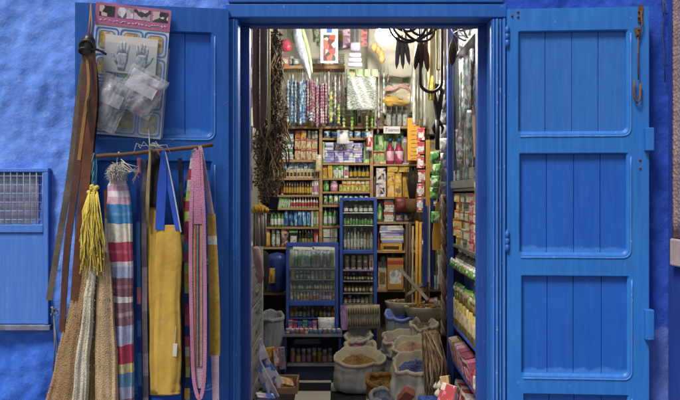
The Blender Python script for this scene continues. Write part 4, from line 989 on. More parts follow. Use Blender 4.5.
for i, (a_, b_, c_, d_, wh, n_) in enumerate(((281, 318.6, 129, 159.6, 'top shelf of the left bay', 7), (272, 318.6, 162.6, 177.6, 'second shelf of the left bay', 11), (272, 318.6, 180.4, 194.6, 'third shelf of the left bay', 11), (270, 318.6, 197.4, 207.8, 'fourth shelf of the left bay', 14), (264, 318.6, 210.4, 226.6, 'fifth shelf of the left bay', 11), (262, 318.6, 229.4, 246.8, 'sixth shelf of the left bay', 10), (323, 369.6, 140.4, 162.6, 'second shelf of the middle bay', 8), (323, 369.6, 165.4, 177.6, 'third shelf of the middle bay', 11), (323, 369.6, 180.4, 191.2, 'fourth shelf of the middle bay', 12), (323, 369.6, 193.8, 204.8, 'fifth shelf of the middle bay', 12), (323, 338, 207.4, 225.6, 'sixth shelf of the middle bay', 4), (374, 425, 129.6, 163.6, 'top shelf of the right bay', 9), (374, 425, 166.4, 196.6, 'second shelf of the right bay', 9), (377, 425, 199.4, 221.6, 'third shelf of the right bay', 9), (378, 425, 224.4, 250.6, 'fourth shelf of the right bay', 8), (378, 425, 253.4, 289.6, 'lowest shelf of the right bay', 7), (262, 285, 262, 292.6, 'shelf behind the dark blue sack', 5))): filler(a_, b_, c_, d_, wh, n_, 100 + i)
# small loose things lying on top of the front rows
lf = None
r0 = random.Random(77)
for (a_, b_, py_) in ((295, 318, 139), (284, 318, 161.8), (345, 369, 139.6), (324, 340, 164.6), (388, 409, 165), (380, 404, 224), (324, 338, 227.6), (273, 300, 196.4), (340, 368, 179.6)):
    for k in range(4):
        c = P(r0.uniform(a_, b_), py_ + .6, YS + .03)
        if lf is None: lf = tag(mk_pouch(.034, .03, .02, None).build('loose_sachet', [mixbox, white, mixbox], org=c, local=True), 'tiny loose sachet tucked on top of a front row of goods', 'sachet', 'loose sachets on the front rows')
        else: dup(lf, c, (0, R(r0.uniform(-60, 60)), R(r0.uniform(-30, 30))))
# red bag, brush bunch
row('pouch', 'red_bag', 'bag', 'dark red cloth bag under the golden portrait boxes', None, 394.6, 409, 197.5, 212, 1, [pk_('dark_red', ['#6f1d1c']), pk_('dark_red', []), pk_('dark_red', [])], y=YS - .05, d=.08)
g = G(); c = P(412, 200, YS - .06)
for k in range(60):
    a, b = jit(1), jit(1); g.tube([c + Vector((a * .018, b * .015, 0)), c + Vector((a * .045, b * .03, .13)), c + Vector((a * .06 + jit(.01), b * .04, .24 + jit(.05)))], [.004, .003, .0015], 5)
g.lathe([(0, -.11), (.05, -.1), (.058, .0), (.05, .01), (0, .01)], 14, c, 1)
tag(g.build('brush_bunch', [mat('dark_bristle', '#241e1a', '#15110f', rough=.8), mat('basket_cane', '#6a4a2c', '#4c3420', scale=30, rough=.8, bump=.5)], org=c), 'dark bunch of bristles standing in a little basket before yellow cartons', 'brushes')
# sign and yellow card
g = G(); a, b = P(383.5, 126.5, YS - .03), P(400, 133.5, YS - .03); g.box(a.x, b.x, YS - .034, YS - .031, b.z, a.z)
sg = tag(g.build('paper_sign', mat('white_paper', '#cfcac6', '#bfbab8', scale=5, rough=.6), org=(a + b) / 2), 'small white paper sign with handwriting on the edge of the top shelf', 'sign')
fc = bpy.data.curves.new('lettering', 'FONT'); fc.body = 'Tisanes'; fc.size = .042; fc.extrude = .0006; fc.shear = .25; fc.align_x = 'CENTER'; fc.align_y = 'CENTER'
tmp = bpy.data.objects.new('tmp', fc); COL.objects.link(tmp); dg = bpy.context.evaluated_depsgraph_get(); me = bpy.data.meshes.new_from_object(tmp.evaluated_get(dg)); bpy.data.objects.remove(tmp)
me.materials.clear(); me.materials.append(mat('pen_ink', '#3d3f46', rough=.7)); lo = bpy.data.objects.new('lettering', me); COL.objects.link(lo); lo.parent = sg; lo.location = (0, -.0052, 0); lo.rotation_euler = (R(90), 0, 0)
g = G(); yy = YS - .10; a, b = P(407.5, 118, yy), P(420, 160.5, yy); g.box(a.x, b.x, yy, yy + .03, b.z, a.z)
yc = tag(g.build('yellow_card', mat('yellow_card_ink', '#cf9a2c', '#c08c24', scale=5, rough=.6), org=(a + b) / 2, bevel=.003), 'tall orange yellow card with lines of dark script hanging by the top shelf', 'sign')
g = G(); rr_ = random.Random(5)
for k, py in enumerate((120, 126, 131, 135, 139.5, 143.5, 147.5, 151.5, 155.5, 158.7)):
    if k < 2: xs_ = [414]
    else: xs_ = [411 + q * 1.5 + rr_.uniform(-.4, .4) for q in range(5)]
    for q in xs_: g.tube([P(q, py + rr_.uniform(-.6, .6), yy - .0005), P(q + .8, py + rr_.uniform(-.6, .6), yy - .0005), P(q + 1.5, py, yy - .0005)], .0022, 4)
g.build('lettering', mat('pen_ink', '#3d3f46'), yc)
# ================================================================== low display cabinet (left of centre)
Y1 = 2.2
glass = mat_film('window_glass', clear=.955, rough=.03, col='#b9c2c0')
c1 = thing('display_cabinet', 'blue framed glass display cabinet, lower and wider of the two', 'cabinet', P(312, 380, Y1))
def cab_box(root, px0, px1, py0, py1, y0, y1, m, nm, front_only=True, bevel=.002):
    a, b = P(px0, py0, y0), P(px1, py1, y0); g = G(); g.box(a.x, b.x, y0, y1, b.z, a.z); return g.build(nm, m, root, bevel=bevel)
DY = .30
cab_box(c1, 286, 338.4, 242.5, 246.4, Y1, Y1 + .02, blue_metal, 'top'); cab_box(c1, 286, 338.4, 242.5, 246.4, Y1 + DY - .02, Y1 + DY, blue_metal, 'top')
cab_box(c1, 286, 338.4, 243.6, 244.6, Y1 + .021, Y1 + DY - .021, glass, 'pane')  # glass top added so lamplight reaches the contents
for px in (286, 335.6): cab_box(c1, px, px + 2.8, 246.5, 336, Y1, Y1 + .02, blue_metal, 'post'); cab_box(c1, px, px + 2.8, 246.5, 336, Y1 + DY - .03, Y1 + DY - .002, blue_metal, 'post')
cab_box(c1, 289, 335.4, 247, 336, Y1 + DY - .012, Y1 + DY - .004, mat('cabinet_back', '#8c8d82', '#75766c', scale=4, rough=.8), 'back_panel')
for py, th in ((268.6, 1.1), (279.4, 1), (290.6, 1), (318, 1.2)): cab_box(c1, 289, 335.4, py, py + th, Y1 + .022, Y1 + DY - .014, steel if py < 300 else blue_metal, 'shelf')
cab_box(c1, 289, 335.4, 300.8, 305.6, Y1 - .004, Y1 + DY - .014, blue_metal, 'shelf')
cab_box(c1, 283, 342, 334.6, 337, 2.05, Y1 + DY - .014, steel, 'shelf')
a, b = P(289, 247, Y1 + .01), P(335.4, 300, Y1 + .01); g = G(); g.box(a.x, b.x, Y1 + .006, Y1 + .010, b.z, a.z); g.build('pane', glass, c1)
navym = mat('navy_metal', '#1c2b5c', '#16224a', scale=6, rough=.5)
for px in (284, 338.6): cab_box(c1, px, px + 2.6, 337.3, 378.5, 2.06, Y1 + DY - .014, navym, 'side_panel')
cab_box(c1, 287, 338.2, 364.6, 366.4, 2.055, Y1 + DY - .02, steel, 'shelf'); cab_box(c1, 287, 338.2, 366.8, 380, 2.07, Y1 + DY - .02, mat('dark_plinth', '#232a46', '#1a2034', scale=6, rough=.6), 'plinth')
cab_box(c1, 287, 338.2, 338, 364, Y1 + DY - .06, Y1 + DY - .03, navym, 'back_panel')
yi = Y1 + .05
paper = mat('white_reflection', '#d9d8d2', '#cac9c2', scale=4, rough=.25)  # white colour standing for bright reflections along the cabinet front
for px0, px1, r in ((293, 314, 0), (312.5, 334.5, 0)):
    g = G(); a, b = P(px0, 246.9, Y1), P(px1, 249.6, Y1); g.box(a.x, b.x, Y1 + .0005, Y1 + .005, b.z, a.z)
    tag(g.build('reflection_strip', paper, org=(a + b) / 2, rot=(0, R(2), 0)), 'white strip imitating a reflection at the %s under the top of the blue glass cabinet' % ('left' if px0 < 300 else 'right'), 'reflection strip')
row('pouch', 'soap_packet', 'packet', 'pale plastic packet heaped on the top shelf of the low glass cabinet', 'packets heaped in the low cabinet', 291, 334, 251, 268, 13, [pk_('pale_film', ['#c0c3bb', '#cdd0c8', '#aab5b0', '#c5bda8']), pk_('pale_ink', ['#d0d1c9', '#8ab0ac', '#b87c80', '#7da460', '#d0c9b0']), white], y=yi, d=.06, ry=22, tight=1.35, dz=.05)
row('pouch', 'soap_packet', 'packet', 'small pale packet lying behind the heap on the cabinet top shelf', 'packets behind the heap', 290, 335, 249.5, 268, 11, [pk_('pale_film', []), pk_('pale_ink', []), pk_('pale_film', [])], y=yi + .08, d=.05, ry=15)
row('jar', 'cream_jar', 'jar', 'assorted small jar on the second shelf of the low glass cabinet', 'jars on the second cabinet shelf', 291, 334, 271, 279.2, 11, [mixed, cream, white], y=yi, dz=.03)
row('vial', 'perfume_vial', 'vial', 'slim perfume vial in the long line across the low glass cabinet', 'perfume vials in line', 290, 335, 281.5, 290.4, 17, [pk_('olive_vial', ['#8f8a50', '#7d7d44', '#a3985c', '#6f7a40'], rough=.2), cream, greenl], y=yi - .01)
row('vial', 'perfume_vial', 'vial', 'perfume vial in the rear line behind the first line of vials', 'perfume vials in the rear line', 290, 335, 280.8, 290.4, 17, [pk_('olive_vial', []), herb, darkcap], y=yi + .06)
row('jar', 'cream_jar', 'jar', 'little pot with pink, white or orange band just above the blue middle ledge', 'pots above the blue ledge', 290, 335, 292, 300.6, 14, [pk_('pot_fill', ['#b5a08a', '#a85a5c', '#c0b5a0', '#9a6a70', '#b58a4c']), pk_('pot_label', ['#b5443c', '#c9c2b4', '#c98a3a', '#c08aa0', '#7d9a7a']), white], y=yi - .03)
row('bottle', 'oil_bottle', 'bottle', 'small brown or clear oil bottle below the blue middle ledge', 'oil bottles below the blue ledge', 290, 335, 306.6, 318, 11, [pk_('oil_mix', ['#6d4420', '#7a6a44', '#54401f', '#8d8a7a', '#3c3a34'], rough=.15), pk_('oil_label', ['#b58a3a', '#a8a49a', '#c2baa4', '#6a5a3a']), pk_('mixed_caps', ['#1d1b1a', '#b9b6ae', '#5a3a2a'])], y=yi)
row('box', 'incense_box', 'box', 'green, blue or red incense box left of the crumpled white packet', 'incense boxes beside crumpled packet', 288, 317, 321.5, 334.4, 6, [pk_('incense_ink', ['#4f9a3c', '#2f4a8a', '#a3343c', '#3a3f78', '#b5606a', '#4a8a40']), pinkp_, bluel], y=yi - .1)
row('pouch', 'white_packet', 'packet', 'large crumpled white and lilac packet at right above the wide grey shelf', None, 317, 336, 319, 334.4, 1, [purplep, whitep, white], y=yi - .1, d=.08, ry=8)
row('jar', 'cream_jar', 'jar', 'tiny glass pot standing along the front of the wide grey shelf', 'tiny pots along the wide shelf', 285, 341, 329, 334.5, 12, [pk_('tiny_pots', ['#5f7a8a', '#8d8a7a', '#7d4a44', '#4a6a7a']), pk_('tiny_lab', ['#3f5f8a', '#b5b0a0', '#8d5048']), white], y=2.07)
row('jar', 'spice_jar', 'jar', 'jar of coloured spice on the bottom shelf of the low cabinet', 'spice jars on the bottom shelf', 290, 333, 349, 364.4, 8, [pk_('spice_fill', ['#5a3020', '#a8975a', '#565a6a', '#a8587a', '#8a6428', '#b58848', '#8a4440', '#6a6450'], rough=.3), pk_('spice_label', ['#7a4a30', '#b5a870', '#8a8a9a', '#b5789a', '#9a7a3a', '#c5a060']), pk_('spice_lid', ['#8f979c', '#a5aaae', '#7a8288'])], y=2.14)
row('stack', 'paper_stack', 'papers', 'dim stack of papers under the wide grey shelf of the low cabinet', None, 292, 322, 339, 344, 1, [pk_('dull_paper', ['#6a6266']), pk_('dull_paper', []), darkcap], y=2.28, d=.1)

# ================================================================== tall cabinet
Y2 = 2.36
c2 = thing('display_cabinet', 'tall narrow blue framed cabinet with bottles behind the lower glass cabinet', 'cabinet', P(357, 340, Y2))
cab_box(c2, 339.6, 377, 197.6, 200.6, Y2, Y2 + .23, blue_metal, 'top')
for px in (339.6, 373.8): cab_box(c2, px, px + 3.2, 200.8, 376, Y2, Y2 + .03, blue_metal, 'post'); cab_box(c2, px, px + 3.2, 200.8, 376, Y2 + .2, Y2 + .228, blue_metal, 'post')
cab_box(c2, 343, 373.6, 201, 330, Y2 + .215, Y2 + .225, mat('cabinet_back', '#57584f', '#44453e'), 'back_panel')
for py, th, m in ((212.6, 1, steel), (225.2, 1, steel), (250, 3.6, blue_metal), (270, 1.2, mat('purple_strip', '#7d6a94', '#66557c')), (281, 1, steel), (293, 1, steel), (304, 1.2, steel)):
    cab_box(c2, 343, 373.6, py, py + th, Y2 - .002 if th > 2 else Y2 + .01, Y2 + .21, m, 'shelf')
yj = Y2 + .04
row('jar', 'cream_jar', 'jar', 'round cream pot on the top shelf of the tall cabinet', 'cream pots in the tall cabinet', 343.6, 373, 205, 212.4, 6, [pk_('pot_dark', ['#5a5e60', '#74787a', '#a8852f', '#4a4e54']), white, pk_('pot_caps', ['#b5b2a8', '#6a6e74'])], y=yj)
row('bottle', 'green_vial', 'vial', 'green labelled small bottle on the second shelf of the tall cabinet', 'green labelled bottles', 343.6, 373, 216, 225, 10, [pk_('grey_glass', ['#6a6e60', '#7d8070', '#585c50'], rough=.15), greenl, pk_('grey_cap', ['#4a4c48', '#8a8c84'])], y=yj)
row('bottle', 'glass_bottle', 'bottle', 'tall clear bottle on the third shelf of the tall cabinet', 'tall clear bottles', 343.6, 373, 228.5, 249.8, 9, [pk_('clear_mix', ['#84887e', '#6f746c', '#8a6430', '#989c90', '#5f646a'], rough=.12), pk_('faint_label', ['#a8a598', '#6a6e68', '#8f8c80', '#b5b2a6']), pk_('bottle_caps', ['#2c3c6a', '#8f938c', '#1f1e1d', '#c4c1b8'])], y=yj)
row('jar', 'white_tube', 'tube', 'pale tube with dark centre just under the blue ledge of the tall cabinet', 'pale tubes under the blue ledge', 344, 369, 256, 269.8, 4, [cream, pk_('dark_mark', ['#5a564c', '#6f6a5c']), cream], y=yj, tight=.8)
row('box', 'tall_carton', 'box', 'slim white carton with dark cap at right end under the blue ledge', None, 369.4, 373.4, 255, 270, 1, [white, amber, white], y=yj)
row('vial', 'amber_vial', 'vial', 'small amber vial on the shelf beneath the purple strip', 'amber vials beneath the purple strip', 343.6, 373, 273, 280.8, 10, [amber, cream, pk_('bottle_caps', [])], y=yj)
row('vial', 'amber_vial', 'vial', 'ochre vial on the second shelf beneath the purple strip', 'ochre vials beneath amber vials', 343.6, 373, 283, 292.8, 8, [pk_('ochre_glass', ['#9a6a2a', '#8a5a22', '#a8783a']), cream, darkcap], y=yj)
row('jar', 'cream_jar', 'jar', 'dim jar on the lowest shelf of the tall cabinet above the hanging strip', 'dim jars in the tall cabinet', 343.6, 373, 295, 303.8, 7, [pk_('dim_fill', ['#8a7a54', '#4a5058', '#a89468', '#3f4a44']), cream, pk_('mixed_caps', [])], y=yj)
# strip of brown incense cones under the tall cabinet
a, b = P(341, 305, Y2 - .05), P(380, 328.5, Y2 - .05)
inc = thing('incense_strip', 'clear strip of brown incense cones with pink end hanging under the tall cabinet', 'incense', (a + b) / 2, (0, R(-1.5), 0))
w_, h_ = (b.x - a.x), (a.z - b.z)
g = G(); g.rect_sheet(lambda u, v: ((u - .5) * w_, .006 * math.sin(u * 30), (v - .5) * h_), 40, 4); g.build('backing', mat('tan_backing', '#9a8a68', '#7d6d4c', scale=20, rough=.5), inc, local=True, solid=.003)
g = G(); g.box(-w_ / 2 - .002, -w_ / 2 + .05, -.012, -.006, -h_ * .53, h_ * .5); g.build('pink_end', mat_print('violet_print', ['#a87aa8', '#96659a', '#b592b5', '#8a5a86'], (3, 1, 5)), inc, local=True)
g = G()
for j in range(2):
    for k in range(13): g.lathe([(0, -.028), (.0085, -.026), (.002, .028), (0, .03)], 7, (-w_ / 2 + .065 + k * (w_ - .08) / 12, -.011, (.25 - .5 * j) * h_))
g.build('cone', mat('incense_brown', '#5f4a36', '#463626', rough=.8), inc, local=True)
g = G(); g.rect_sheet(lambda u, v: ((u - .5) * w_, -.024 + .004 * math.sin(u * 50), (v - .5) * h_), 60, 3); g.build('film', mat_film('thin_film', clear=.88), inc, local=True)

# ================================================================== things hung from the beam against the rear wall
beam = P(300, 69, 2.5).z
def strand(mat_, px, pyt, pyb, r, beads, y, thread_m, parent_label, cat, name, group):
    t = thing(name, parent_label, cat, P(px, pyt, y), group=group)
    s = S(y); L = (pyb - pyt) / s; prof = [(0, 0)]
    nb = max(3, int(L / beads))
    for k in range(nb):
        z = -L * k / nb; q = L / nb
        prof += [(r * .45, z - q * .05), (r, z - q * .35), (r * .95, z - q * .65), (r * .45, z - q * .95)]
    prof.append((0, -L)); G().lathe(prof, 8, (0, 0, 0), 0, sy=.7).build('packet_chain', mat_, t, local=True)
    G().tube([(0, 0, 0), (0, .01, beam - t.location.z)], .0014, 4).build('cord', thread_m, t, local=True)
    return t
thread = mat('grey_thread', '#8f8a7c', '#6f6a5e', rough=.9)
bl = mat_print('bead_blue', ['#3f6f9c', '#6a92b0', '#a0b4bc', '#35588a', '#b8c0c0', '#7a7a8a'], (2, 2, 9), smooth=True, rough=.3)
pkb = mat_print('bead_pink', ['#9a5868', '#a87c8e', '#8a4858', '#b8a4ac', '#80688a', '#b0a898'], (2, 2, 9), smooth=True, rough=.3)
grb = mat_print('bead_green', ['#5a8a3a', '#729a4c', '#b5a848', '#4a7434', '#a3b080', '#8a8468'], (2, 2, 7), smooth=True, rough=.35)
p0 = strand(bl, 292, 80, 123, .0115, .03, 2.42, thread, 'blue beaded packet string hanging from the wooden beam, at the left', 'bead string', 'bead_string', 'blue bead strings')
for px, dy in ((288, .02), (290, .03), (294, .02), (297.5, .03), (300.5, -.02), (303.5, .02), (295.5, -.01), (299, .012), (302, -.01), (305, .02)): dup(p0, P(px, 81 + jit(2), 2.42 + dy)).rotation_euler.z = random.random() * 6
p0 = strand(pkb, 308, 79, 120, .0125, .026, 2.43, thread, 'pink and mauve beaded packet string between the blue and green ones', 'bead string', 'bead_string', 'pink bead strings')
for px, dy in ((309.5, .03), (312.5, -.02), (315.5, .03), (318.5, .02), (321.5, -.02), (324.5, .03), (311, -.01), (314, .012), (317, -.01), (320, .02), (323, -.012), (326, 0)): dup(p0, P(px, 83 + jit(4), 2.43 + dy)).rotation_euler.z = random.random() * 6
p0 = strand(bl, 311, 112, 122, .018, .05, 2.38, thread, 'short pale blue packet hanging below the pink bead strings', 'packet', 'blue_packet', None)
p0 = strand(grb, 331, 90, 123, .016, .04, 2.40, thread, 'green and yellow lemon packet string right of the pink bead strings', 'packet string', 'packet_string', 'green packet strings')
for px, py, dy in ((338.5, 104, -.01), (344, 108, .02), (352, 110, 0), (367, 112, -.02), (372, 108, .02)): 
    dup(p0, P(px, py, 2.40 + dy), scale=(1, 1, .62 if py > 100 else 1)).rotation_euler.z = random.random() * 6
pl = mat_print('bead_pale', ['#c0c2ba', '#a8aca6', '#d0d0c8', '#8f9c9c', '#b5a8a0'], (2, 2, 9), smooth=True, rough=.2)
p0 = strand(pl, 289.5, 74, 124, .010, .06, 2.46, thread, 'pale clear plastic sleeve string hanging straight before the rear wall', 'packet string', 'sleeve_string', 'pale sleeve strings')
for k, px in enumerate((293.5, 298, 302.5, 307, 311.5, 316, 320.5, 325, 329, 332.5, 336, 340, 344.5, 379, 383, 375)): dup(p0, P(px + jit(1), 74 + jit(4), 2.47 + jit(.03)), (0, 0, random.random() * 6), scale=(1, 1, random.uniform(.8, 1)))
mxb = mat_print('bead_mixed', ['#7d3a4a', '#4a3a30', '#8a7a5a', '#6a4a6a', '#3a4a5a', '#a08a80'], (2, 2, 9), smooth=True, rough=.4)
p0 = strand(mxb, 322, 84, 122, .012, .04, 2.44, thread, 'dark mixed bead string hanging among the pale sleeves', 'bead string', 'bead_string', 'dark mixed bead strings')
for k, px in enumerate((286.5, 326.5, 334, 339.5, 345.5, 306)): dup(p0, P(px, 84 + jit(8), 2.45 + jit(.02)), (0, 0, random.random() * 6), scale=(1, 1, random.uniform(.6, .95)))
sticks = mat('brown_sticks', '#6a4c30', '#4c3622', scale=20, stretch=(10, 10, 1), rough=.8)
g0 = None
for px in (289, 304.5, 328.5, 335, 341, 349, 359, 363):
    if g0 is None:
        g = G()
        for k in range(9): g.tube([(jit(.012), jit(.008), 0), (jit(.014), jit(.008), .2)], .003, 5)
        g0 = g.build('incense_bundle', sticks, org=P(px, 125.5, 2.66)); tag(g0, 'brown bundle of incense sticks standing on the top shelf behind the bead strings', 'incense', 'incense bundles on the top shelf')
    else: dup(g0, P(px, 125.5, 2.66), (0, 0, random.random() * 6), scale=(1.2, 1, random.uniform(.8, 1.3)))
g0 = None
for k, px in enumerate((291, 295, 300.5, 309, 313, 319, 324, 333, 337, 342, 346.5, 355.5, 361)):
    o = None
    if g0 is None:
        g0 = o = G().tube([(0, 0, 0), (.003, 0, -.25), (-.002, 0, -.5)], .0026, 4).build('dangling_twine', thread, org=P(px, 69, 2.47), local=True); tag(o, 'thin grey cord hanging straight down in front of the pale rear wall', 'cord', 'thin cords before the rear wall')
    else: dup(g0, P(px, 69, 2.47 + jit(.03)), scale=(1, 1, random.uniform(.4, 1)))
row('pouch', 'pale_packet', 'packet', 'pale little packet lying on the ceiling beam behind the picture card', 'pale packets on the beam', 295, 344, 58.5, 65.2, 9, [pk_('beam_pack', ['#b8b4a6', '#a3a294', '#c2b8a0', '#8f9088', '#a8786a']), whitep, white], y=2.46, d=.06, ry=25, tight=1.1)
row('stack', 'paper_bundle', 'papers', 'bundle of papers on the beam beyond the white plastic bag', 'paper bundles on the beam', 318, 345, 54, 65.2, 2, [pk_('beam_pack', []), white, cream], y=2.53, d=.07)
filler(283, 385, 108, 126, 'top ledge behind the hanging strings', 20, 501, y=YS + .07)
filler(384, 426, 112, 126, 'top ledge behind the tall jars', 8, 502, y=YS + .10)
hw = None; rw2 = random.Random(19)
for k in range(34):
    px, py = rw2.uniform(284, 424), rw2.choice([30, 36, 44, 52, 72, 80, 88, 96]) + rw2.uniform(-3, 3); c = P(px, py + 12, 2.80)
    if hw is None: hw = tag(mk_pouch(.06, .11, .018, None).build('wall_packet', [pk_('wall_films', ['#b5b8ac', '#a89a84', '#c4c6bc', '#8a9a8a', '#9a8088', '#7d8a9a', '#b0a05a', '#8a5a50']), pk_('wall_inks', ['#7a8a5a', '#a8584c', '#c9c6ba', '#5a6a8a', '#b08a4a', '#8a5a7a']), white], org=c, local=True), 'small packet pinned high on the pale rear wall', 'packet', 'packets pinned on the rear wall')
    else: dup(hw, c, (0, R(rw2.uniform(-12, 12)), 0), scale=(rw2.uniform(.7, 1.3), 1, rw2.uniform(.7, 1.5)))
p0 = strand(mxb, 371, 100, 122, .014, .035, 2.50, thread, 'dark mixed packet string hanging right of the speckled sheet', 'packet string', 'packet_string', 'packet strings right of the sheet')
for k, px in enumerate((380, 384, 388, 413, 416, 378)): dup(p0, P(px, (98, 76, 74, 72, 80, 112)[k], 2.52 + jit(.03)), (0, 0, random.random() * 6))
# silver sheet of needles and green tabs
a, b = P(347, 75, 2.28), P(376.5, 110, 2.28)
ns = thing('needle_sheet', 'grey speckled sheet of small metal goods with green tabs along its top', 'sheet', (a + b) / 2)
w_, h_ = b.x - a.x, a.z - b.z
g = G(); g.rect_sheet(lambda u, v: ((u - .5) * w_, .006 * math.sin(u * 9 + v * 4), (v - .5) * h_), 20, 20)
g.build('sheet', mat_print('speckled_tin', ['#6d726a', '#8f948a', '#4c524c', '#7d847a', '#a3a89c', '#565c56'], (22, 1, 75), rough=.4), ns, local=True, solid=.004)
for k in range(4):
    g = G(); x = -w_ * .42 + k * w_ * .26; g.box(x, x + .045, -.012, -.006, h_ * .5 - .015, h_ * .5 + .045); g.build('green_tab', mat_print('tab_print', ['#5f9a40', '#86b060', '#b07a50', '#4f8a34'], (3, 1, 3)), ns, local=True)
G().tube([(0, 0, h_ * .5), (0, 0, 2.9 - ns.location.z)], .002, 4).build('cord', thread, ns, local=True)
# roll, striped toy, dark strips
rl = thing('paper_roll', 'small lilac roll hanging over a white banded one beside the speckled sheet', 'roll', P(355, 47, 2.1))
G().tube([P(350.5, 47, 2.1), P(351, 47, 2.1), P(359.5, 47, 2.1), P(360, 47, 2.1)], [.02, .036, .036, .02], 14).build('upper_roll', mat('lilac_paper', '#a79cc0', '#9088ac', scale=9, rough=.6), rl)
for k in range(3):
    w = 6 + k * .6; G().tube([P(355 - w, 55.2 + k * 4.8, 2.1), P(355 - w + .4, 55.2 + k * 4.8, 2.1), P(355 + w - .4, 55.2 + k * 4.8, 2.1), P(355 + w, 55.2 + k * 4.8, 2.1)], [.008, .018, .018, .008], 12).build('lower_roll', mat('white_lilac', '#bdb6c8', '#a49cb4', scale=9, rough=.6), rl)
G().tube([P(355, 50, 2.1), P(355, 20, 2.1), (P(355, 20, 2.1).x, 2.1, 3.1)], .0025, 5).build('cord', thread, rl)
for nm, x0, x1, yb_, cols, lab in (('a', 343, 350, 48, ['#6a4a5c', '#8a7a84', '#5a3f50'], 'mauve printed strip hanging left of two darker strips'), ('b', 352, 358.5, 45, ['#23242e', '#2d2f3a', '#1a1b22'], 'black strip hanging between mauve and red strips'), ('c', 361, 367.5, 47, ['#8a2f34', '#2a2023', '#9a4a48', '#6a2428'], 'dark red patterned strip hanging right of the black strip')):
    a, b = P(x0, -10, 2.2), P(x1, yb_, 2.2); g = G(); g.box(a.x, b.x, 2.2, 2.206, b.z, 3.05); tag(g.build('printed_strip', mat_print('strip_' + nm, cols, (1.5, 1, 18)), org=((a.x + b.x) / 2, 2.2, 3.05)), lab, 'strip')
# white and red picture card
a, b = P(320.5, -5, 2.15), P(338, 63, 2.15)
cc = thing('picture_card', 'white hanging card with red and dark pictures on it near the ceiling', 'card', ((a.x + b.x) / 2, 2.15, b.z))
g = G(); g.box(a.x, b.x, 2.15, 2.153, b.z, P(0, 24, 2.15).z); g.build('card', mat('white_paper', '#cfcac6'), cc)
g = G(); p, q = P(323.5, 35, 2.15), P(335.5, 61, 2.15); g.box(p.x, q.x, 2.146, 2.149, q.z, p.z); g.build('picture', mat_print('red_picture', ['#a83a34', '#c9c2b8', '#3a4034', '#b5584a', '#d0cac2', '#5a2a28'], (2.4, 1, 4.5), smooth=True), cc)
g = G(); p, q = P(327, 28, 2.15), P(332, 33, 2.15); g.box(p.x, q.x, 2.146, 2.149, q.z, p.z); g.build('blue_spot', mat('blue_ink', '#2f5f9c'), cc)
# white plastic bag
pb = thing('plastic_bag', 'white plastic bag with green edge hanging slanted near the ceiling', 'bag', P(298, 28, 1.95))
def drape(pts, y, depth, seed):
    rings = []
    for i, (py, xl, xr) in enumerate(pts):
        l, r = P(xl, py, y), P(xr, py, y); c = (l + r) / 2; hw = (r.x - l.x) / 2; ring = []
        for k in range(20):
            a = 2 * math.pi * k / 20; f = 1 + .3 * noise.noise(Vector((a, i * .6, seed))); f2 = 1 + .16 * noise.noise(Vector((math.cos(a) * 2, math.sin(a) * 2 + seed, i * .9))); ring.append(c + Vector((math.cos(a) * hw * f2, math.sin(a) * depth * f, .01 * noise.noise(Vector((a, i, seed))))))
        rings.append(ring)
    return rings
G().loft(drape([(20, 294, 299), (30, 293.5, 302), (37, 293, 302), (43, 295, 305), (49, 296, 305.5), (56, 299, 308.5), (63, 302, 308.5), (69, 304, 311), (76, 307.5, 311), (80, 309, 310.5)], 1.95, .03, 2)).build('bag', mat('white_plastic', '#aab0bc', '#9298a8', scale=9, rough=.35, bump=.8, bscale=22, dist=.03), pb, subd=1)
G().loft(drape([(22, 299, 302), (34, 301, 306), (48, 305, 310), (64, 309, 312.5), (74, 311, 313)], 1.99, .02, 7)).build('green_sheet', mat('pale_green_plastic', '#a9b98a', '#8fa86a', scale=7, rough=.4), pb, subd=1)
# red and blue things on the beam, left
g = G(); c = P(286, 46, 2.3); g.lathe([(0, .055), (.03, .045), (.05, 0), (.04, -.04), (0, -.05)], 14, c, 0, sy=.7); g.tube([c, (c.x, c.y, 3.1)], .003, 5, 1)
tag(g.build('red_pouch', [mat_print('red_dotted', ['#a82f48', '#b84a5c', '#9a2540'], (5, 5, 5)), thread], org=c), 'round red pouch hanging near the ceiling at upper left', 'pouch')
row('box', 'orange_packet', 'packet', 'tilted orange red packet lying on the beam under the red pouch', None, 281, 289, 54, 65, 1, [pk_('orange_red', ['#b5583a']), white, bluel], y=2.5, d=.06, ry=20)
row('jar', 'blue_jar', 'jar', 'small pale blue jar on the beam right of the orange red packet', None, 289, 294, 56, 65, 1, [bluep, white, white], y=2.5)
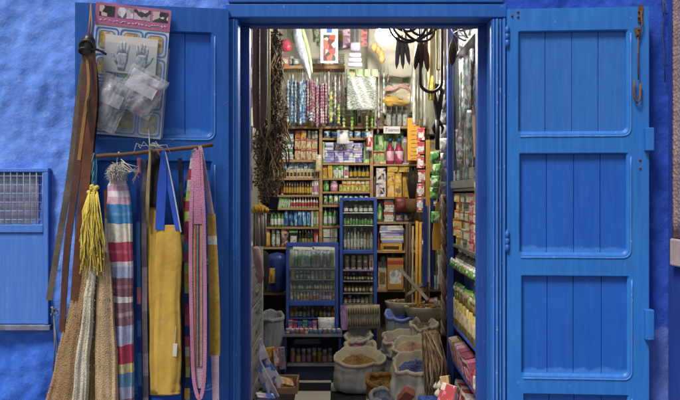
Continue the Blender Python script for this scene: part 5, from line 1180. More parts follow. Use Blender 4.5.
# sagging white cloth and plastic bags, upper right of centre
dr = G(); 
dr.rect_sheet(lambda u, v: (P(368 + 60 * u, 0, 2.45).x, 2.25 + .34 * v, 2.98 - .36 * v * v - .10 * math.sin(math.pi * u) * math.sin(math.pi * v) + .015 * noise.noise(Vector((u * 6, v * 6, 1)))), 30, 20)
tag(dr.build('ceiling_cloth', mat('white_cloth', '#cfcabd', '#bdb7a8', scale=3, rough=.9), org=P(398, 60, 2.45), solid=.004), 'white cloth sagging from the ceiling over the rear right shelves', 'cloth')
bgp = thing('plastic_bag', 'yellow and beige plastic bag with pink band lying over the tall jars', 'bag', P(398, 95, 2.45))
g = G(); yb = mat('yellow_plastic', '#b8963c', '#a08448', scale=9, rough=.3, bump=.4, bscale=20); wb_ = mat('beige_plastic', '#b8ad94', '#9c927c', scale=9, rough=.3, bump=.4, bscale=20)
def blob(px, py, rx, ry, y, mi, sd):
    s = S(y); c = P(px, py, y); rings = []
    for i in range(1, 10):
        t = math.pi * i / 10; ring = []
        for k in range(18):
            a = 2 * math.pi * k / 18; f = 1 + .55 * noise.noise(Vector((math.cos(a) * 1.6 + sd, math.sin(a) * 1.6, t * 1.4 + sd)))
            ring.append(c + Vector((-math.cos(t) * rx / s, math.sin(t) * math.cos(a) * .05 * f, math.sin(t) * math.sin(a) * ry / s * f)))
        rings.append(ring)
    g.loft(rings, mi)
blob(391, 101, 9, 5, 2.46, 0, 1); blob(401, 103, 10, 3.5, 2.45, 0, 4); blob(399, 93, 11, 7, 2.48, 1, 7); blob(408, 99, 6, 6, 2.44, 1, 9); blob(390, 91, 7, 5, 2.5, 1, 11)
g.build('bag', [yb, wb_], bgp, subd=1)
strap('band', [P(386, 90, 2.40), P(394, 89, 2.38), (P(401, 85, 2.38)), P(408, 88, 2.39), P(411, 95, 2.41)], .022, mat('pink_band', '#b58288', '#9a6670'), bgp, (0, .6, 1))
g = G(); c = P(377, 47, 2.0)
for dx, dz in ((-3, 0), (1, 2), (4, 6), (5, 11)): g.lathe([(0, .03), (.022, .015), (.026, -.01), (.015, -.035), (0, -.04)], 10, c + Vector((dx / 126, jit(.02), -dz / 126)))
g.tube([c, (c.x, c.y, 3.1)], .003, 5)
tag(g.build('gourd_string', mat('tan_gourd', '#a3804a', '#86653a', scale=14, rough=.6), org=c), 'string of small tan gourds hanging left of the horn bundle', 'gourds')

# ================================================================== ceiling lamp
lt = thing('ceiling_lamp', 'glowing white round ceiling lamp above the middle of the shop', 'lamp', (.32, 1.3, 2.715))
G().lathe([(0, -.075), (.04, -.062), (.066, -.036), (.075, 0), (.066, .036), (0, .05)], 24).build('globe', mat_emit('lamp_glow', '#fff9ee', LAMP), lt, local=True)
G().lathe([(0, .05), (.06, .05), (.07, .1), (.07, .30), (0, .30)], 20).build('fitting', mat('white_enamel', '#d5d2ca'), lt, local=True)

# ================================================================== hoops, horns, sheaths in the upper right of the doorway
def HZ(px, py, y): return P(px, py, y)
hoop_m = mat('dark_cane', '#2c2522', '#1f1a18', scale=20, rough=.5, bump=.3)
g = G(); y = .75
for px, py, r, a_, b_ in ((408, 22, .125, .3, .2), (418, 24, .12, -.3, .4), (413, 18, .14, .1, -.3), (424, 20, .10, .5, .1), (404, 20, .09, -.5, .3)):
    g.torus(P(px, py, y + jit(.06)), r, .008, 36, 8, Matrix.Rotation(a_, 4, 'X') @ Matrix.Rotation(b_, 4, 'Z'))
g.tube([P(412, 10, y), (P(412, 10, y).x, y, 3.1)], .004, 6)
tag(g.build('cane_hoops', hoop_m, org=P(413, 20, y)), 'cluster of dark interlocked hoops hanging at upper right of the doorway', 'hoops')
g = G(); g.torus(P(470, 22, .9), .125, .006, 30, 6); g.torus(P(470, 22, .9), .11, .005, 30, 6, Matrix.Rotation(.9, 4, 'Z')); g.torus(P(472, 20, .92), .115, .005, 30, 6, Matrix.Rotation(-.8, 4, 'Z'))
for k in range(5): g.torus(P(470, 22, .9) + Vector((0, 0, -.07 + .035 * k)), .125 * math.cos(-.6 + .3 * k), .004, 24, 5, Matrix.Rotation(R(90), 4, 'X'))
g.tube([P(470, 5, .9), (P(470, 5, .9).x, .9, 3.1)], .004, 6)
tag(g.build('wire_basket', mat('grey_wire', '#8f8f98'), org=P(470, 22, .9)), 'round grey wire basket hanging behind the right end of the lintel', 'basket')
def loop(px0, px1, pyb, y, r, label, m):
    a = [P(px0, -5, y), P(px0, 40, y), P(px0 + .3, pyb - 14, y)]; rr = (px1 - px0) / 2; mid = (px0 + px1) / 2
    a += [P(mid + rr * math.cos(R(180 + 180 * k / 12)), pyb - rr - rr * math.sin(R(180 + 180 * k / 12)) , y) for k in range(1, 12)]
    a += [P(px1 - .3, pyb - 14, y + .02), P(px1, 40, y + .02), P(px1, -5, y + .02)]
    return tag(G().tube(a, r, 8).build('strap_loop', m, org=a[0]), label, 'strap')
loop(420, 442, 92, 1.0, .011, 'long black strap loop hanging right of the hoops', hoop_m)
loop(436.5, 440, 70, 1.1, .006, 'thin pale strap loop inside the long black one', mat('cream_rope', '#b5a57a'))
def sheath(px, py0, py1, y, lean, w=.017):
    a, b = P(px, py0, y), P(px + lean, py1, y); c = (a + b) / 2
    return [a + Vector((0, 0, .05)), a, a + (b - a) * .35, a + (b - a) * .8, b], [.004, w * .8, w, w * .7, .002]
hornm = mat('grey_brown_horn', '#85776a', '#63564c', scale=20, stretch=(8, 8, 1), rough=.5, bump=.3)
fh = None
for px, p0_, p1_, ln in ((398.5, 42, 69, -2), (402, 43, 69, 1), (405.5, 42, 65, 4)):
    pts, rs = sheath(px, p0_, p1_, .85, ln); o = G().tube(pts, rs, 10).build('horn', hornm, org=pts[0])
    tag(o, {398.5: 'left one of three long grey brown horns below the hoops', 402: 'middle one of three long grey brown horns below the hoops', 405.5: 'right one of three long grey brown horns below the hoops'}[px], 'horn', 'horns below the hoops')
for px, p0_, p1_, ln, lab, m, w in ((418, 50, 70, -3, 'black leather sheath leaning left below the hoops', leathers[3], .02), (421, 44, 72, 0, 'dark brown sheath hanging in the middle of three under hoops', leathers[1], .02), (425, 48, 72, 3, 'mottled red brown sheath hanging right of the dark brown one', leathers[2], .022)):
    pts, rs = sheath(px, p0_, p1_, .9, ln, w); g = G().tube(pts, rs, 10); g.tube([pts[0], (pts[0].x, pts[0].y, 3.1)], .003, 5); tag(g.build('knife_sheath', m, org=pts[0]), lab, 'sheath')
pts, rs = sheath(453, 45, 66, 1.0, -1, .03); g = G().tube(pts, rs, 10); g.tube([pts[0], (pts[0].x, pts[0].y, 3.1)], .003, 5); tag(g.build('leather_pouch', leathers[3], org=pts[0]), 'dark leather pouch hanging beside the blue post', 'pouch')
for k, (px, pb, m_, lab) in enumerate(((427, 66, 3, 'dark leather strap hanging at left of the bamboo staff'), (445, 100, 3, 'dark strap hanging closest to the blue post'), (448.5, 78, 1, 'brown strap hanging in front of the blue post'), (416, 60, 3, 'short dark strap behind the sheaths'))):
    y = 1.15 + .05 * k; tag(G().ribbon([(P(px, 0, y).x, y, 3.05), P(px, 40, y), P(px + jit(1), pb, y)], [.014, .018, .012], (1, .5 * (-1) ** k, 0), .004).build('leather_strap', leathers[m_], org=P(px, 40, y)), lab, 'strap')
# pale staff and yellow tassel
g = G(); g.tube([P(430, -5, 1.3), P(430, 60, 1.3), P(431, 100, 1.3)], .02, 8); tag(g.build('bamboo_staff', mat('pale_bamboo', '#b5a477', '#97855a', scale=12, stretch=(6, 6, 1), rough=.5), org=P(430, 60, 1.3)), 'pale bamboo staff hanging behind the long black loop', 'staff')
g = G()
for k in range(16): g.tube([P(432.5, 76, 1.25), P(432.5 + jit(3), 90, 1.25 + jit(.02)), P(432.5 + jit(3), 100, 1.25 + jit(.02))], .004, 4)
tag(g.build('yellow_tassel', mat('yellow_cord', '#c8b63c'), org=P(432, 76, 1.25)), 'small yellow tassel at the foot of the bamboo staff', 'tassel')
# black tongs
g = G(); y = 1.25
for s_ in (-1, 1):
    g.tube([P(438 + s_ * 1, 84, y), P(438 + s_ * 4, 92, y), P(438 + s_ * 1.5, 108, y), P(438, 120, y), P(438 + s_ * 5, 128, y), P(438 + s_ * 3.5, 134, y)], [.012, .014, .018, .014, .010, .004], 8)
g.tube([P(437, 120, y), P(437.5, 150, y)], [.02, .014], 8)
tag(g.build('iron_tongs', black_iron, org=P(438, 84, y)), 'black iron tongs hanging open end down left of the blue post', 'tongs')
# green packet column, yellow rule, red and white strips
gp = None
for k, (py, px) in enumerate(((152, 435), (164, 436), (176, 435), (188, 434), (212, 437))):
    s = S(1.45)
    if gp is None:
        gp = mk_pouch(9 / s, 11.5 / s, .05, None).build('green_packet', [greenp, greenp, greenl], org=P(px, py + 11, 1.45), local=True); tag(gp, 'bright green foil packet in the column hanging left of the blue post', 'packet', 'green packets in a hanging column')
    else: dup(gp, P(px, py + 11, 1.45 + jit(.02)), (0, 0, R(jit(20))))
g = G(); a, b = P(426, 140, 1.6), P(430, 206, 1.6); g.box(a.x, b.x, 1.6, 1.612, b.z, a.z); tag(g.build('yellow_rule', mat('yellow_wood', '#b5862e', '#9a7024', scale=12, stretch=(1, 1, 8)), org=(a + b) / 2, bevel=.002), 'long yellow wooden rule hanging upright left of green packets', 'rule')
rw_ = None
for k in range(6):
    s = S(1.9); py = 128 + k * 14
    if rw_ is None: rw_ = tag(mk_box(.055, .095, .05, None).build('red_carton', [redb, white, redl], org=P(421, py + 12, 1.9), local=True), 'red and white carton in the tall pile beside the yellow rule', 'box', 'pile of red and white cartons')
    else: dup(rw_, P(421 + jit(1), py + 12, 1.9), (0, 0, R(-15 + jit(9))))
tag(G().box(P(417.5, 0, 1.9).x, P(425, 0, 1.9).x, 1.9, 1.98, P(0, 212.3, 1.9).z, P(0, 210.4, 1.9).z).build('wall_bracket', pale_wood, org=P(421, 211, 1.9)), 'little wooden bracket under the pile of red and white cartons', 'bracket')

# ================================================================== shelf unit along the right wall
XR = .79
rr = thing('side_shelving', 'blue post glazed shelf unit running along the right wall by the doorway', 'shelves', (XR, .3, .12))
def rb(nm, x0, x1, y0, y1, z0, z1, m, bevel=.002, par=None): g = G(); g.box(x0, x1, y0, y1, z0, z1); return g.build(nm, m, par or rr, bevel=bevel)
rb('post', XR - .03, XR + .012, 1.355, 1.41, .12, 2.92, blue_metal); rb('post', XR - .01, XR + .03, .27, .31, .12, 2.92, blue_metal)
rb('back_panel', 1.14, 1.155, .312, 1.41, .12, 2.92, mat('dark_back', '#6a604e')); rb('end_panel', XR + .014, 1.138, 1.38, 1.40, .12, 2.92, navym)
for z, m in ((.13, pale_wood), (.42, blue_metal), (.68, blue_metal), (1.085, dark_wood), (1.24, steel), (1.625, steel), (2.55, steel)): rb('shelf', XR + .002, 1.138, .312, 1.353, z, z + .018, m)
rb('glass_door', XR - .006, XR - .001, .315, .83, 1.70, 2.53, mat_film('dim_glass', clear=.95, rough=.05, col='#b5bcb8')); rb('glass_door', XR + .001, XR + .005, .80, 1.35, 1.70, 2.53, mat_film('dim_glass'))
rb('rail', XR - .012, XR + .012, .315, 1.353, 1.645, 1.695, steel)
def rrow(kind, name, cat, label, group, y0, y1, z, h, n, mats, d=.07, off=.012, tight=.92, ry=4, lean=0):
    w = (y1 - y0) / n * tight; d_ = w if kind in ('jar', 'bottle', 'vial') else d
    proto = MK[kind](w, h, d_, mats); f = None
    for i in range(n):
        c = Vector((XR + off + abs(jit(.006)), y0 + (y1 - y0) * (i + .5) / n, z))
        if f is None: f = o = proto.build(name, mats, org=c, local=True, bevel=.0015 if kind == 'box' else 0); tag(o, label, cat, group if n > 1 else None)
        else: o = dup(f, c)
        o.rotation_euler = (R(lean), 0, R(-90 + jit(ry))); o.scale = (1, 1, 1 + jit(.04))
    return f
RN = 'on the side shelving'
for k in range(4): 
    pass
for nm, lab, ya, yb_, m1, grp in (('soap_carton', 'gold box stacked at the far end of the side shelving', 1.13, 1.34, goldp, 'stacked gold boxes'), ('soap_carton', 'grey green box stacked next to the gold ones', .93, 1.11, mat_print('grey_green_print', ['#7d8a72', '#8f9a84', '#6a7860', '#a5ad98'], (3, 2, 3)), 'stacked grey green boxes'), ('soap_carton', 'cream box stacked between grey green and crimson boxes', .75, .915, mat_print('cream_print', ['#c0b490', '#b0a27a', '#cdc3a6', '#8f7a5a'], (3, 2, 3)), 'stacked cream boxes'), ('soap_carton', 'crimson box stacked between two piles of cream boxes', .58, .735, mat_print('crimson_print', ['#a82f4c', '#b84a64', '#96243e', '#c49a9c'], (3, 2, 3)), 'stacked crimson boxes'), ('soap_carton', 'pale cream box in the stack nearest the doorway', .33, .565, mat_print('pale_cream_print', ['#c9bfa8', '#b8ab8c', '#d0c8b8', '#a8685c'], (3, 2, 3)), 'stacked pale cream boxes')):
    f = None; w = (yb_ - ya) * .92
    for k in range(6):
        c = Vector((XR + .012 + abs(jit(.008)), (ya + yb_) / 2 + jit(.006), 1.259 + k * .059))
        if f is None: f = tag(mk_box(w, .057, .14, None).build(nm, [m1, cream, redl], org=c, local=True, bevel=.0015), lab, 'box', grp)
        else: dup(f, c)
    f.rotation_euler = (0, 0, R(-90))
    for o in COL.objects:
        if o.get('group') == grp: o.rotation_euler = (0, 0, R(-90 + jit(9))); o.location.x += random.choice((0, 0, 0, .02)) * random.random()
rrow('bottle', 'white_bottle', 'bottle', 'small white capped dark bottle below the stacked boxes of the side shelving', 'white capped bottles on the side shelving', .33, 1.33, 1.104, .125, 14, [pk_('dark_liquid', ['#3a3530', '#2c2a28', '#4a4038']), white, white])
rrow('pouch', 'green_packet', 'packet', 'green or pink packet propped in front of the white capped bottles', 'packets before white capped bottles', .33, 1.33, 1.104, .06, 9, [pk_('green_pink', ['#5f8a44', '#7aa05a', '#b5606c', '#4f7a3c', '#a87a5a']), greenp, white], d=.03, off=-.03)
rrow('box', 'picture_packet', 'packet', 'white and blue packet with red pictures tilted on the middle side shelf', None, .42, .86, .86, .22, 1, [bluel, redb, white], d=.04, off=.02, lean=-14)
rrow('box', 'blue_carton', 'box', 'tall plain blue carton behind the tilted picture packet', 'plain blue cartons', .9, 1.33, .70, .36, 2, [bluel, bluel, bluel], off=.08)
rrow('vial', 'incense_tube', 'incense', 'tall tan incense tube standing in a long line on the side shelving', 'tan incense tubes', .33, 1.34, .70, .25, 20, [pk_('tan_tube', ['#b59a5a', '#a3884a', '#c0aa70', '#94783c']), cream, pk_('tube_caps', ['#8a6a34', '#7a9a4a', '#c2b078'])], off=.0, ry=8)
rrow('pouch', 'spice_sachet', 'sachet', 'small mixed sachet lying above the tan incense tubes', 'sachets above the incense tubes', .33, 1.34, .93, .07, 8, [mixed, cream, greenl], d=.04, off=.0, ry=20)
rrow('box', 'pink_box', 'box', 'pink and white box leaning on the low shelf of the side shelving', 'pink boxes on the low side shelf', .5, 1.3, .44, .17, 8, [pk_('soft_pink', ['#7a3a54', '#984e6c', '#a87a88', '#6a2c40', '#b09a9c', '#8a7a4a']), pinkp_, white], off=.0, lean=12, ry=10)
rrow('bottle', 'red_bottle', 'bottle', 'dark red bottle with white label standing among the pink boxes', 'dark red bottles among pink boxes', .34, .5, .44, .21, 2, [redl, white, redl], off=-.01)
rrow('box', 'pink_box', 'box', 'crimson and white box leaning on the bottom board of the side shelving', 'crimson boxes on the bottom board', .34, 1.3, .15, .17, 10, [pk_('low_mix', ['#8a2a34', '#a8929a', '#6a3a44', '#b5707c', '#b0a8a2']), pinkp_, white], off=-.01, lean=-10, ry=12)
filmA = mat_print('film_strip_print', ['#a8aaa0', '#6a6c66', '#c2c3ba', '#8a5a80', '#45473f', '#d0cec6', '#a88a6c', '#5a7a7a', '#7d8a5a'], (2.5, 2, 12), smooth=True)
filmB = mat_print('film_strip_print_b', ['#b0aab6', '#74707a', '#cdc8cc', '#8a5090', '#4a4a48', '#d2cec8', '#b08a5a', '#5f7a54', '#a85a64'], (2.5, 2, 13), smooth=True)
rj = random.Random(41); proto_ = {}
for k in range(74):
    yv = rj.uniform(.34, 1.34); zt_ = rj.choice([2.5, 2.46, 2.12, 2.08, 2.55]) + rj.uniform(-.05, .03); h_ = rj.uniform(.24, .40); mi_ = k % 2; hi_ = zt_ > 2.3; key = (mi_, hi_)
    c = Vector((XR + .02 + rj.uniform(0, .10), yv, max(zt_ - h_, 1.70)))
    if key not in proto_:
        proto_[key] = o = tag(mk_pouch(.055, .32, .018, None).build('film_strip', [(filmA, filmB)[mi_]] * 3, org=c, local=True), '%s printed film strip hung in the %s tier behind the sliding glass' % (('grey', 'mauve')[mi_], 'upper' if hi_ else 'lower'), 'packet', '%s film strips in the %s tier behind glass' % (('grey', 'mauve')[mi_], 'upper' if hi_ else 'lower'))
    else: o = dup(proto_[key], c)
    o.rotation_euler = (0, R(rj.uniform(-5, 5)), R(-90 + rj.uniform(-35, 35))); o.scale = (rj.uniform(.7, 1.3), 1, h_ / .32)
rrow('pouch', 'top_packet', 'packet', 'dull packet piled on top behind the wire basket', 'packets piled on top', .33, 1.35, 2.58, .26, 12, [filmA, greyp, filmB], d=.05, off=.03, ry=28, tight=1.2)
rrow('box', 'small_carton', 'box', 'little carton along the bottom edge behind the sliding glass', 'little cartons behind the sliding glass', .34, 1.34, 1.70, .07, 14, [mixbox, white, mixbox], off=.01, ry=12)
# tickets on the jamb
def ticket(px, py0, py1, w, y, cols, lab):
    a, b = P(px, py0, y), P(px + w, py1, y); g = G(); g.obox((a + b) / 2, (b.x - a.x, .004, a.z - b.z), (0, jit(3), 0), 0); g.tube([((a + b) / 2) + Vector((0, 0, (a.z - b.z) / 2)), ((a + b) / 2) + Vector((0, .02, (a.z - b.z) / 2 + .05))], .0012, 4)
    tag(g.build('hanging_ticket', mat_print('ticket_%d_%d' % (px, py0), cols, (1.5, 1, 5)), org=(a + b) / 2), lab, 'ticket')
tk = ['#b59a78', '#a8825c', '#c2ae8e', '#8a5a44', '#b08870']
ticket(473, 115, 157, 6, .22, tk, 'long beige ticket hanging at the right jamb of the doorway')
ticket(474.5, 182, 206, 4, .22, tk, 'short beige ticket low on the right jamb')
ticket(248.4, 28, 46, 3.4, .24, ['#b09488', '#a8685c', '#c2b2a6'], 'small pinkish ticket at the very top of the left jamb')
ticket(248.4, 48, 68, 4.2, .24, ['#b08a84', '#b8a8a4', '#9a6a64'], 'rose and grey ticket second from top on the left jamb')
ticket(248.4, 88, 108, 3.6, .24, tk, 'tan ticket third from top on the left jamb')
ticket(248.4, 126, 150, 4.2, .24, ['#b5925c', '#a87a4c', '#bfae94'], 'ochre ticket on the left jamb beside the dried bunch')
ticket(248.4, 166, 190, 3.8, .24, ['#b88a80', '#c2a49a', '#a87468'], 'pale rose ticket lowest of those on the left jamb')
ticket(247.6, 228, 288, 3.2, .24, ['#b8b4c2', '#a7a4b4', '#c6c2cc'], 'long lilac white slip hanging down the left jamb')
ticket(247.2, 296, 348, 4.0, .24, ['#c2a23a', '#b08a2c', '#cdb45a'], 'long yellow slip at the foot of the left jamb')
# ================================================================== left side of the shop
# brown straps behind the jamb
for k, (px, py1, m, lab) in enumerate(((254.5, 128, 2, 'brown strap nearest the left jamb in the upper doorway'), (258, 130, 1, 'dark brown strap second from the left jamb'), (262, 127, 2, 'brown strap third from the left jamb'), (265.5, 118, 0, 'dark strap beside the pale pole'))):
    tag(G().ribbon([(P(px, 0, .6).x, .6 + .02 * k, 2.95), P(px, 40, .6 + .02 * k), P(px + jit(.6), 90, .6 + .02 * k), P(px + jit(1), py1, .6 + .02 * k)], [.024, .026, .026, .022], (1, .4 * (-1) ** k, 0), .004).build('leather_strap', leathers[m], org=P(px, 40, .6)), lab, 'strap')
tag(G().tube([(P(269, 0, .8).x, .8, 3.09), P(269, 130, .8)], .009, 8).build('pale_pole', mat('pale_bamboo', '#b5a477'), org=P(269, 60, .8)), 'thin pale pole hanging between brown straps and the dried bunch', 'pole')
# big dried bunch
hb = thing('dried_bunch', 'big shaggy dark brown bunch of dried roots hanging at left inside the doorway', 'dried herbs', P(274, 40, 1.0))
g = G(); rr_ = random.Random(11)
def bunch_axis(v):
    py = 30 + v * 172; px = 276 - 3 * math.sin(v * 3) - 8 * v * v; w = (3.6 + 8.5 * min(1, max(0, (v - .18) / .3))) * (1 if v < .8 else 1 - (v - .8) * 2.2) * (1 + .25 * math.sin(v * 31)) * 1.22; return px, py, max(w, 2.2)
for k in range(2400):
    v = rr_.random() ** .85; px, py, w = bunch_axis(v); a = rr_.random() * 6.28; r = rr_.random() ** .5 * w / 152
    c = P(px, py, 1.0) + Vector((math.cos(a) * r, math.sin(a) * r * .8, 0))
    d = Vector((math.cos(a) * .5 + rr_.uniform(-.6, .6), math.sin(a) * .5 + rr_.uniform(-.6, .6), -.5 + rr_.uniform(-.7, .9))).normalized(); L = rr_.uniform(.015, .036)
    mi = rr_.choice([0, 0, 0, 1, 2])
    if rr_.random() < .5: g.tube([c, c + d * L * .5 + Vector((rr_.uniform(-.01, .01), rr_.uniform(-.01, .01), 0)), c + d * L], [.0035, .003, .001], 4, mi)
    else:
        s_ = d.cross(Vector((rr_.uniform(-1, 1), rr_.uniform(-1, 1), .3))).normalized() * rr_.uniform(.006, .013); g.add([c - s_, c + d * L * .5 + Vector((0, 0, .006)), c + s_, c + d * L], [(0, 1, 2, 3)], mi)
for k in range(170):
    v = rr_.random() * .8; px, py, w = bunch_axis(v); a = rr_.random() * 6.28; r = rr_.random() ** .4 * w / 150
    c = P(px, py, 1.0) + Vector((math.cos(a) * r, math.sin(a) * r * .8, 0)); pts = [c]
    for q in range(5): c = c + Vector((rr_.uniform(-.022, .022), rr_.uniform(-.018, .018), -rr_.uniform(.02, .055))); pts.append(c)
    g.tube(pts, [.003, .0045, .0055, .005, .004, .0015], 5, rr_.choice([0, 1, 1, 2]))
g.build('roots', [mat('dried_brown', '#69523e', '#4e3b2b', scale=20, rough=.9), mat('dried_tan', '#8a7350', '#6b5538', scale=20, rough=.9), mat('dried_dark', '#3a2b20', '#291e16', scale=20, rough=.9)], hb)
G().tube([(P(276, 20, 1.0).x, 1.0, 3.1), P(276, 34, 1.0), P(275, 120, 1.0)], [.004, .02, .012], 8).build('cord', leathers[3], hb)
tag(G().obox(P(274, 203, .98), (.06, .04, .09), (0, 8, 0)).build('dark_pouch', navy, org=P(274, 203, .98), bevel=.008), 'little black pouch hanging at the foot of the dried bunch', 'pouch')
# broom heads in a tall bundle
bm_ = thing('broom_bundle', 'bundle of upright brushes with golden heads below the dried bunch', 'brushes', P(260, 246, 1.35))
g = G()
for k in range(130):
    a = rr_.random() * 6.28; r = rr_.random() ** .5; c = P(260, 213, 1.35) + Vector((math.cos(a) * r * .055, math.sin(a) * r * .045, 0)); g.tube([c, c + Vector((math.cos(a) * r * .012, math.sin(a) * r * .01, .055 * (1.15 - r * r * .7)))], [.004, .0025], 4)
g.build('bristles', mat('golden_bristle', '#a8822f', '#86641f', scale=40, rough=.9), bm_)
for k in range(11):
    a = k * 1.9; r = .048 * (.4 + .6 * ((k * 7) % 5) / 4); c = P(260, 246, 1.35) + Vector((math.cos(a) * r, math.sin(a) * r * .8, 0))
    G().tube([c, c + Vector((0, 0, .235))], .0085, 7).build('handle', mat_pick('handle_colours', ['#7d7a74', '#6a4a50', '#8f8a84', '#5a5450', '#96707a']), bm_)
# grey drawer tower
XL = -.60
dt = thing('drawer_tower', 'narrow grey metal drawer tower just inside the left jamb', 'drawers', (XL - .12, 1.5, .12))
g = G(); g.box(XL - .28, XL - .012, 1.10, 1.86, .12, 1.24); g.build('carcass', mat('grey_enamel', '#8a8a84', '#6f6f6a', scale=6, rough=.5), dt, bevel=.004)
for k in range(8):
    z0 = .15 + k * .135; g = G(); g.box(XL - .011, XL, 1.115, 1.845, z0, z0 + .125); d = g.build('drawer', mat_pick('drawer_fronts', ['#8f8f88', '#7d7d78', '#9a988e', '#86888a']), dt, bevel=.003)
    g = G(); g.box(XL + .001, XL + .012, 1.4, 1.56, z0 + .07, z0 + .085); g.build('handle', steel, d)
for y in (1.10, 1.862): g = G(); g.box(XL - .02, XL + .008, y - .012, y, .12, 1.26); g.build('post', mat('pale_metal', '#b5b5ae', '#9c9c95', rough=.4), dt)
tag(G().loft(drape([(248, 252, 260), (262, 254, 263), (275, 257, 264), (283, 258, 262)], 1.05, .02, 9)).build('rag', mat('rose_rag', '#9a7a70', '#7d6058', rough=.9), org=P(258, 262, 1.05)), 'dull rose rag hanging in front of the grey drawer tower', 'rag')
# dark blue bag
bb = thing('blue_bag', 'big dark blue sack with yellow label under the lowest left shelf', 'bag', P(277, 293, 2.5))
G().loft(drape([(252, 268, 286), (262, 265, 288), (276, 264, 288), (288, 265, 288), (292.8, 268, 286)], 2.5, .09, 3)).build('bag_body', mat('navy_plastic', '#1c3478', '#142654', scale=7, rough=.35, bump=.5, bscale=16), bb, subd=1)
g = G(); a, b = P(269, 268, 2.40), P(275, 283, 2.40); g.box(a.x, b.x, 2.39, 2.394, b.z, a.z); g.build('label', goldp, bb)
tag(G().loft(drape([(250, 262, 268), (262, 261, 270), (280, 263, 269), (290, 264, 268)], 2.35, .06, 6)).build('black_bag', navy, org=P(265, 270, 2.35), subd=1), 'crumpled black bag left of the dark blue sack', 'bag')

# ================================================================== sacks
burlap = mat_knit('pale_sacking', '#bdb8ae', '#a29c90', 300, 300, crumple=.55); jute = mat_knit('tan_sacking', '#c4b89e', '#a89c84', 300, 300, crumple=.55); plastic_sack = mat_knit('grey_poly_sack', '#a0a3a6', '#888c90', 380, 380, rough=.6, crumple=.6)
def sack(label, cpx, cpy, rpx, y, z0, fill, cols, m_bag, ry=.82, tilt=.3, belly=1.0, roll=.013, seed=1, name='spice_sack', rim_m=None, fill_dz=.045, group=None):
    s = S(y); c = P(cpx, cpy, y); r = rpx / s; H = c.z - z0
    t = thing(name, label, 'sack', (c.x, y, z0), group=group); n = 72
    def ring(rad, z, k_t, amp, ph=0):
        out = []
        for k in range(n):
            a = 2 * math.pi * k / n; nn = lambda f, o_, zf=0: noise.noise(Vector((math.cos(a) * f + o_, math.sin(a) * f, seed * 3.1 + z * zf)))
            w = 1 + amp * (.3 * math.sin(2 * a + seed) + .8 * nn(1.4, 0, 4) + .22 * nn(3.5, 5, 2)) + .03 * nn(6, 2, 5) * (1 if z > .02 else .3) + .02 * nn(9, 8, 22) - .16 * max(0, .16 - abs(nn(2.6, 11, 2.2))) * (1.6 if z > .04 else .4) / .16 * .5
            yy = math.sin(a) * rad * w * ry; sx_ = .10 * r * noise.noise(Vector((z * 5, seed * 1.7, 1))) * min(1, z / .05); out.append((math.cos(a) * rad * w + sx_, yy + .5 * sx_, z - .025 * max(0, nn(2.2, 14, 0)) * min(1, z / .1) * (1 - k_t) + k_t * tilt * yy + k_t * amp * .22 * noise.noise(Vector((math.cos(a) * 1.7, math.sin(a) * 1.7, seed)))))
        return out
    prof = [(.78, 0, 0, .08), (1.0 * belly, .05, 0, .10), (1.10 * belly, .2, .05, .12), (1.05 * belly, .38, .08, .12), (1.09 * belly, .5, .1, .12), (.99, .64, .2, .12), (1.03, .76, .35, .13), (.98, .86, .7, .15), (1.0, .93, 1, .14)]
    rings = [ring(r * a, H * b, k, am) for a, b, k, am in prof]
    # rolled rim
    for ang in range(-60, 200, 40):
        q = R(ang); rings.append(ring(r * 1.0 + roll * math.cos(q) * .8 - roll * .2, H * .965 + roll * math.sin(q), 1, .13))
    rings += [ring(r * .86, H * .93, 1, .12), ring(r * .78, H * .93 - fill_dz * 1.6, 1, .06)]
    G().loft(rings, [0] * 8 + [1] * (len(rings) - 9)).build('bag', [m_bag, rim_m or m_bag], t, local=True, subd=1)
    g = G(); o_r = []
    for j in range(7):
        f = 1 - j / 6; o_r.append([(x * f, yv * f, zv + .03 * (1 - f * f) * r / .15 + .008 * noise.noise(Vector((x * f * 30, yv * f * 30, seed)))) for x, yv, zv in ring(r * .83, H * .93 - fill_dz, 1, .05)])
    g.loft(o_r, 0, caps=(False, False)).build('spice', mat_print('spice_' + str(seed), cols, (170, 170, 170), kind='Object', rough=.9, bumps=160), t, local=True)
    return t
sack('white sack of brown tea with wide rolled rim standing beside the white floor tile', 358, 356, 24, 1.75, .121, 1, ['#66481f', '#745428', '#543a18', '#80602e'], burlap, seed=1, rim_m=jute, belly=.97)
sack('small beige sack of bright pink powder behind the sack of brown tea', 360, 345, 15, 2.12, .121, 1, ['#b03a6a', '#a83060', '#bd4f7a', '#b03a6a'], jute, seed=2, roll=.02)
sack('tall pale sack of vivid blue powder, farthest back in the column of sacks', 403, 313, 17, 2.28, .121, 1, ['#1c3aa0', '#17308c', '#2446b4', '#1c3aa0'], plastic_sack, seed=3, belly=1.25, roll=.014, rim_m=mat('blue_grey_rim', '#6a7aa8', '#56659a', rough=.7))
sack('pale sack of dull purple petals in front of the vivid blue powder', 403, 336, 21, 2.0, .121, 1, ['#6d4a68', '#7d5a74', '#5c3c58', '#86687e'], jute, seed=4, belly=1.05, roll=.015)
sack('crumpled beige sack with pinkish cloth between purple petals and lavender', 413, 345, 22, 1.72, .121, 1, ['#7d624c', '#8a6c58', '#70543e', '#937864'], jute, seed=5, roll=.015, fill_dz=.02)
sack('large front beige sack of blue grey lavender with thick rolled rim', 416, 362, 23.5, 1.38, .121, 1, ['#2c3560', '#3a4470', '#20284a', '#4a5274'], burlap, seed=6, belly=1.06, roll=.015, tilt=.42, rim_m=jute)
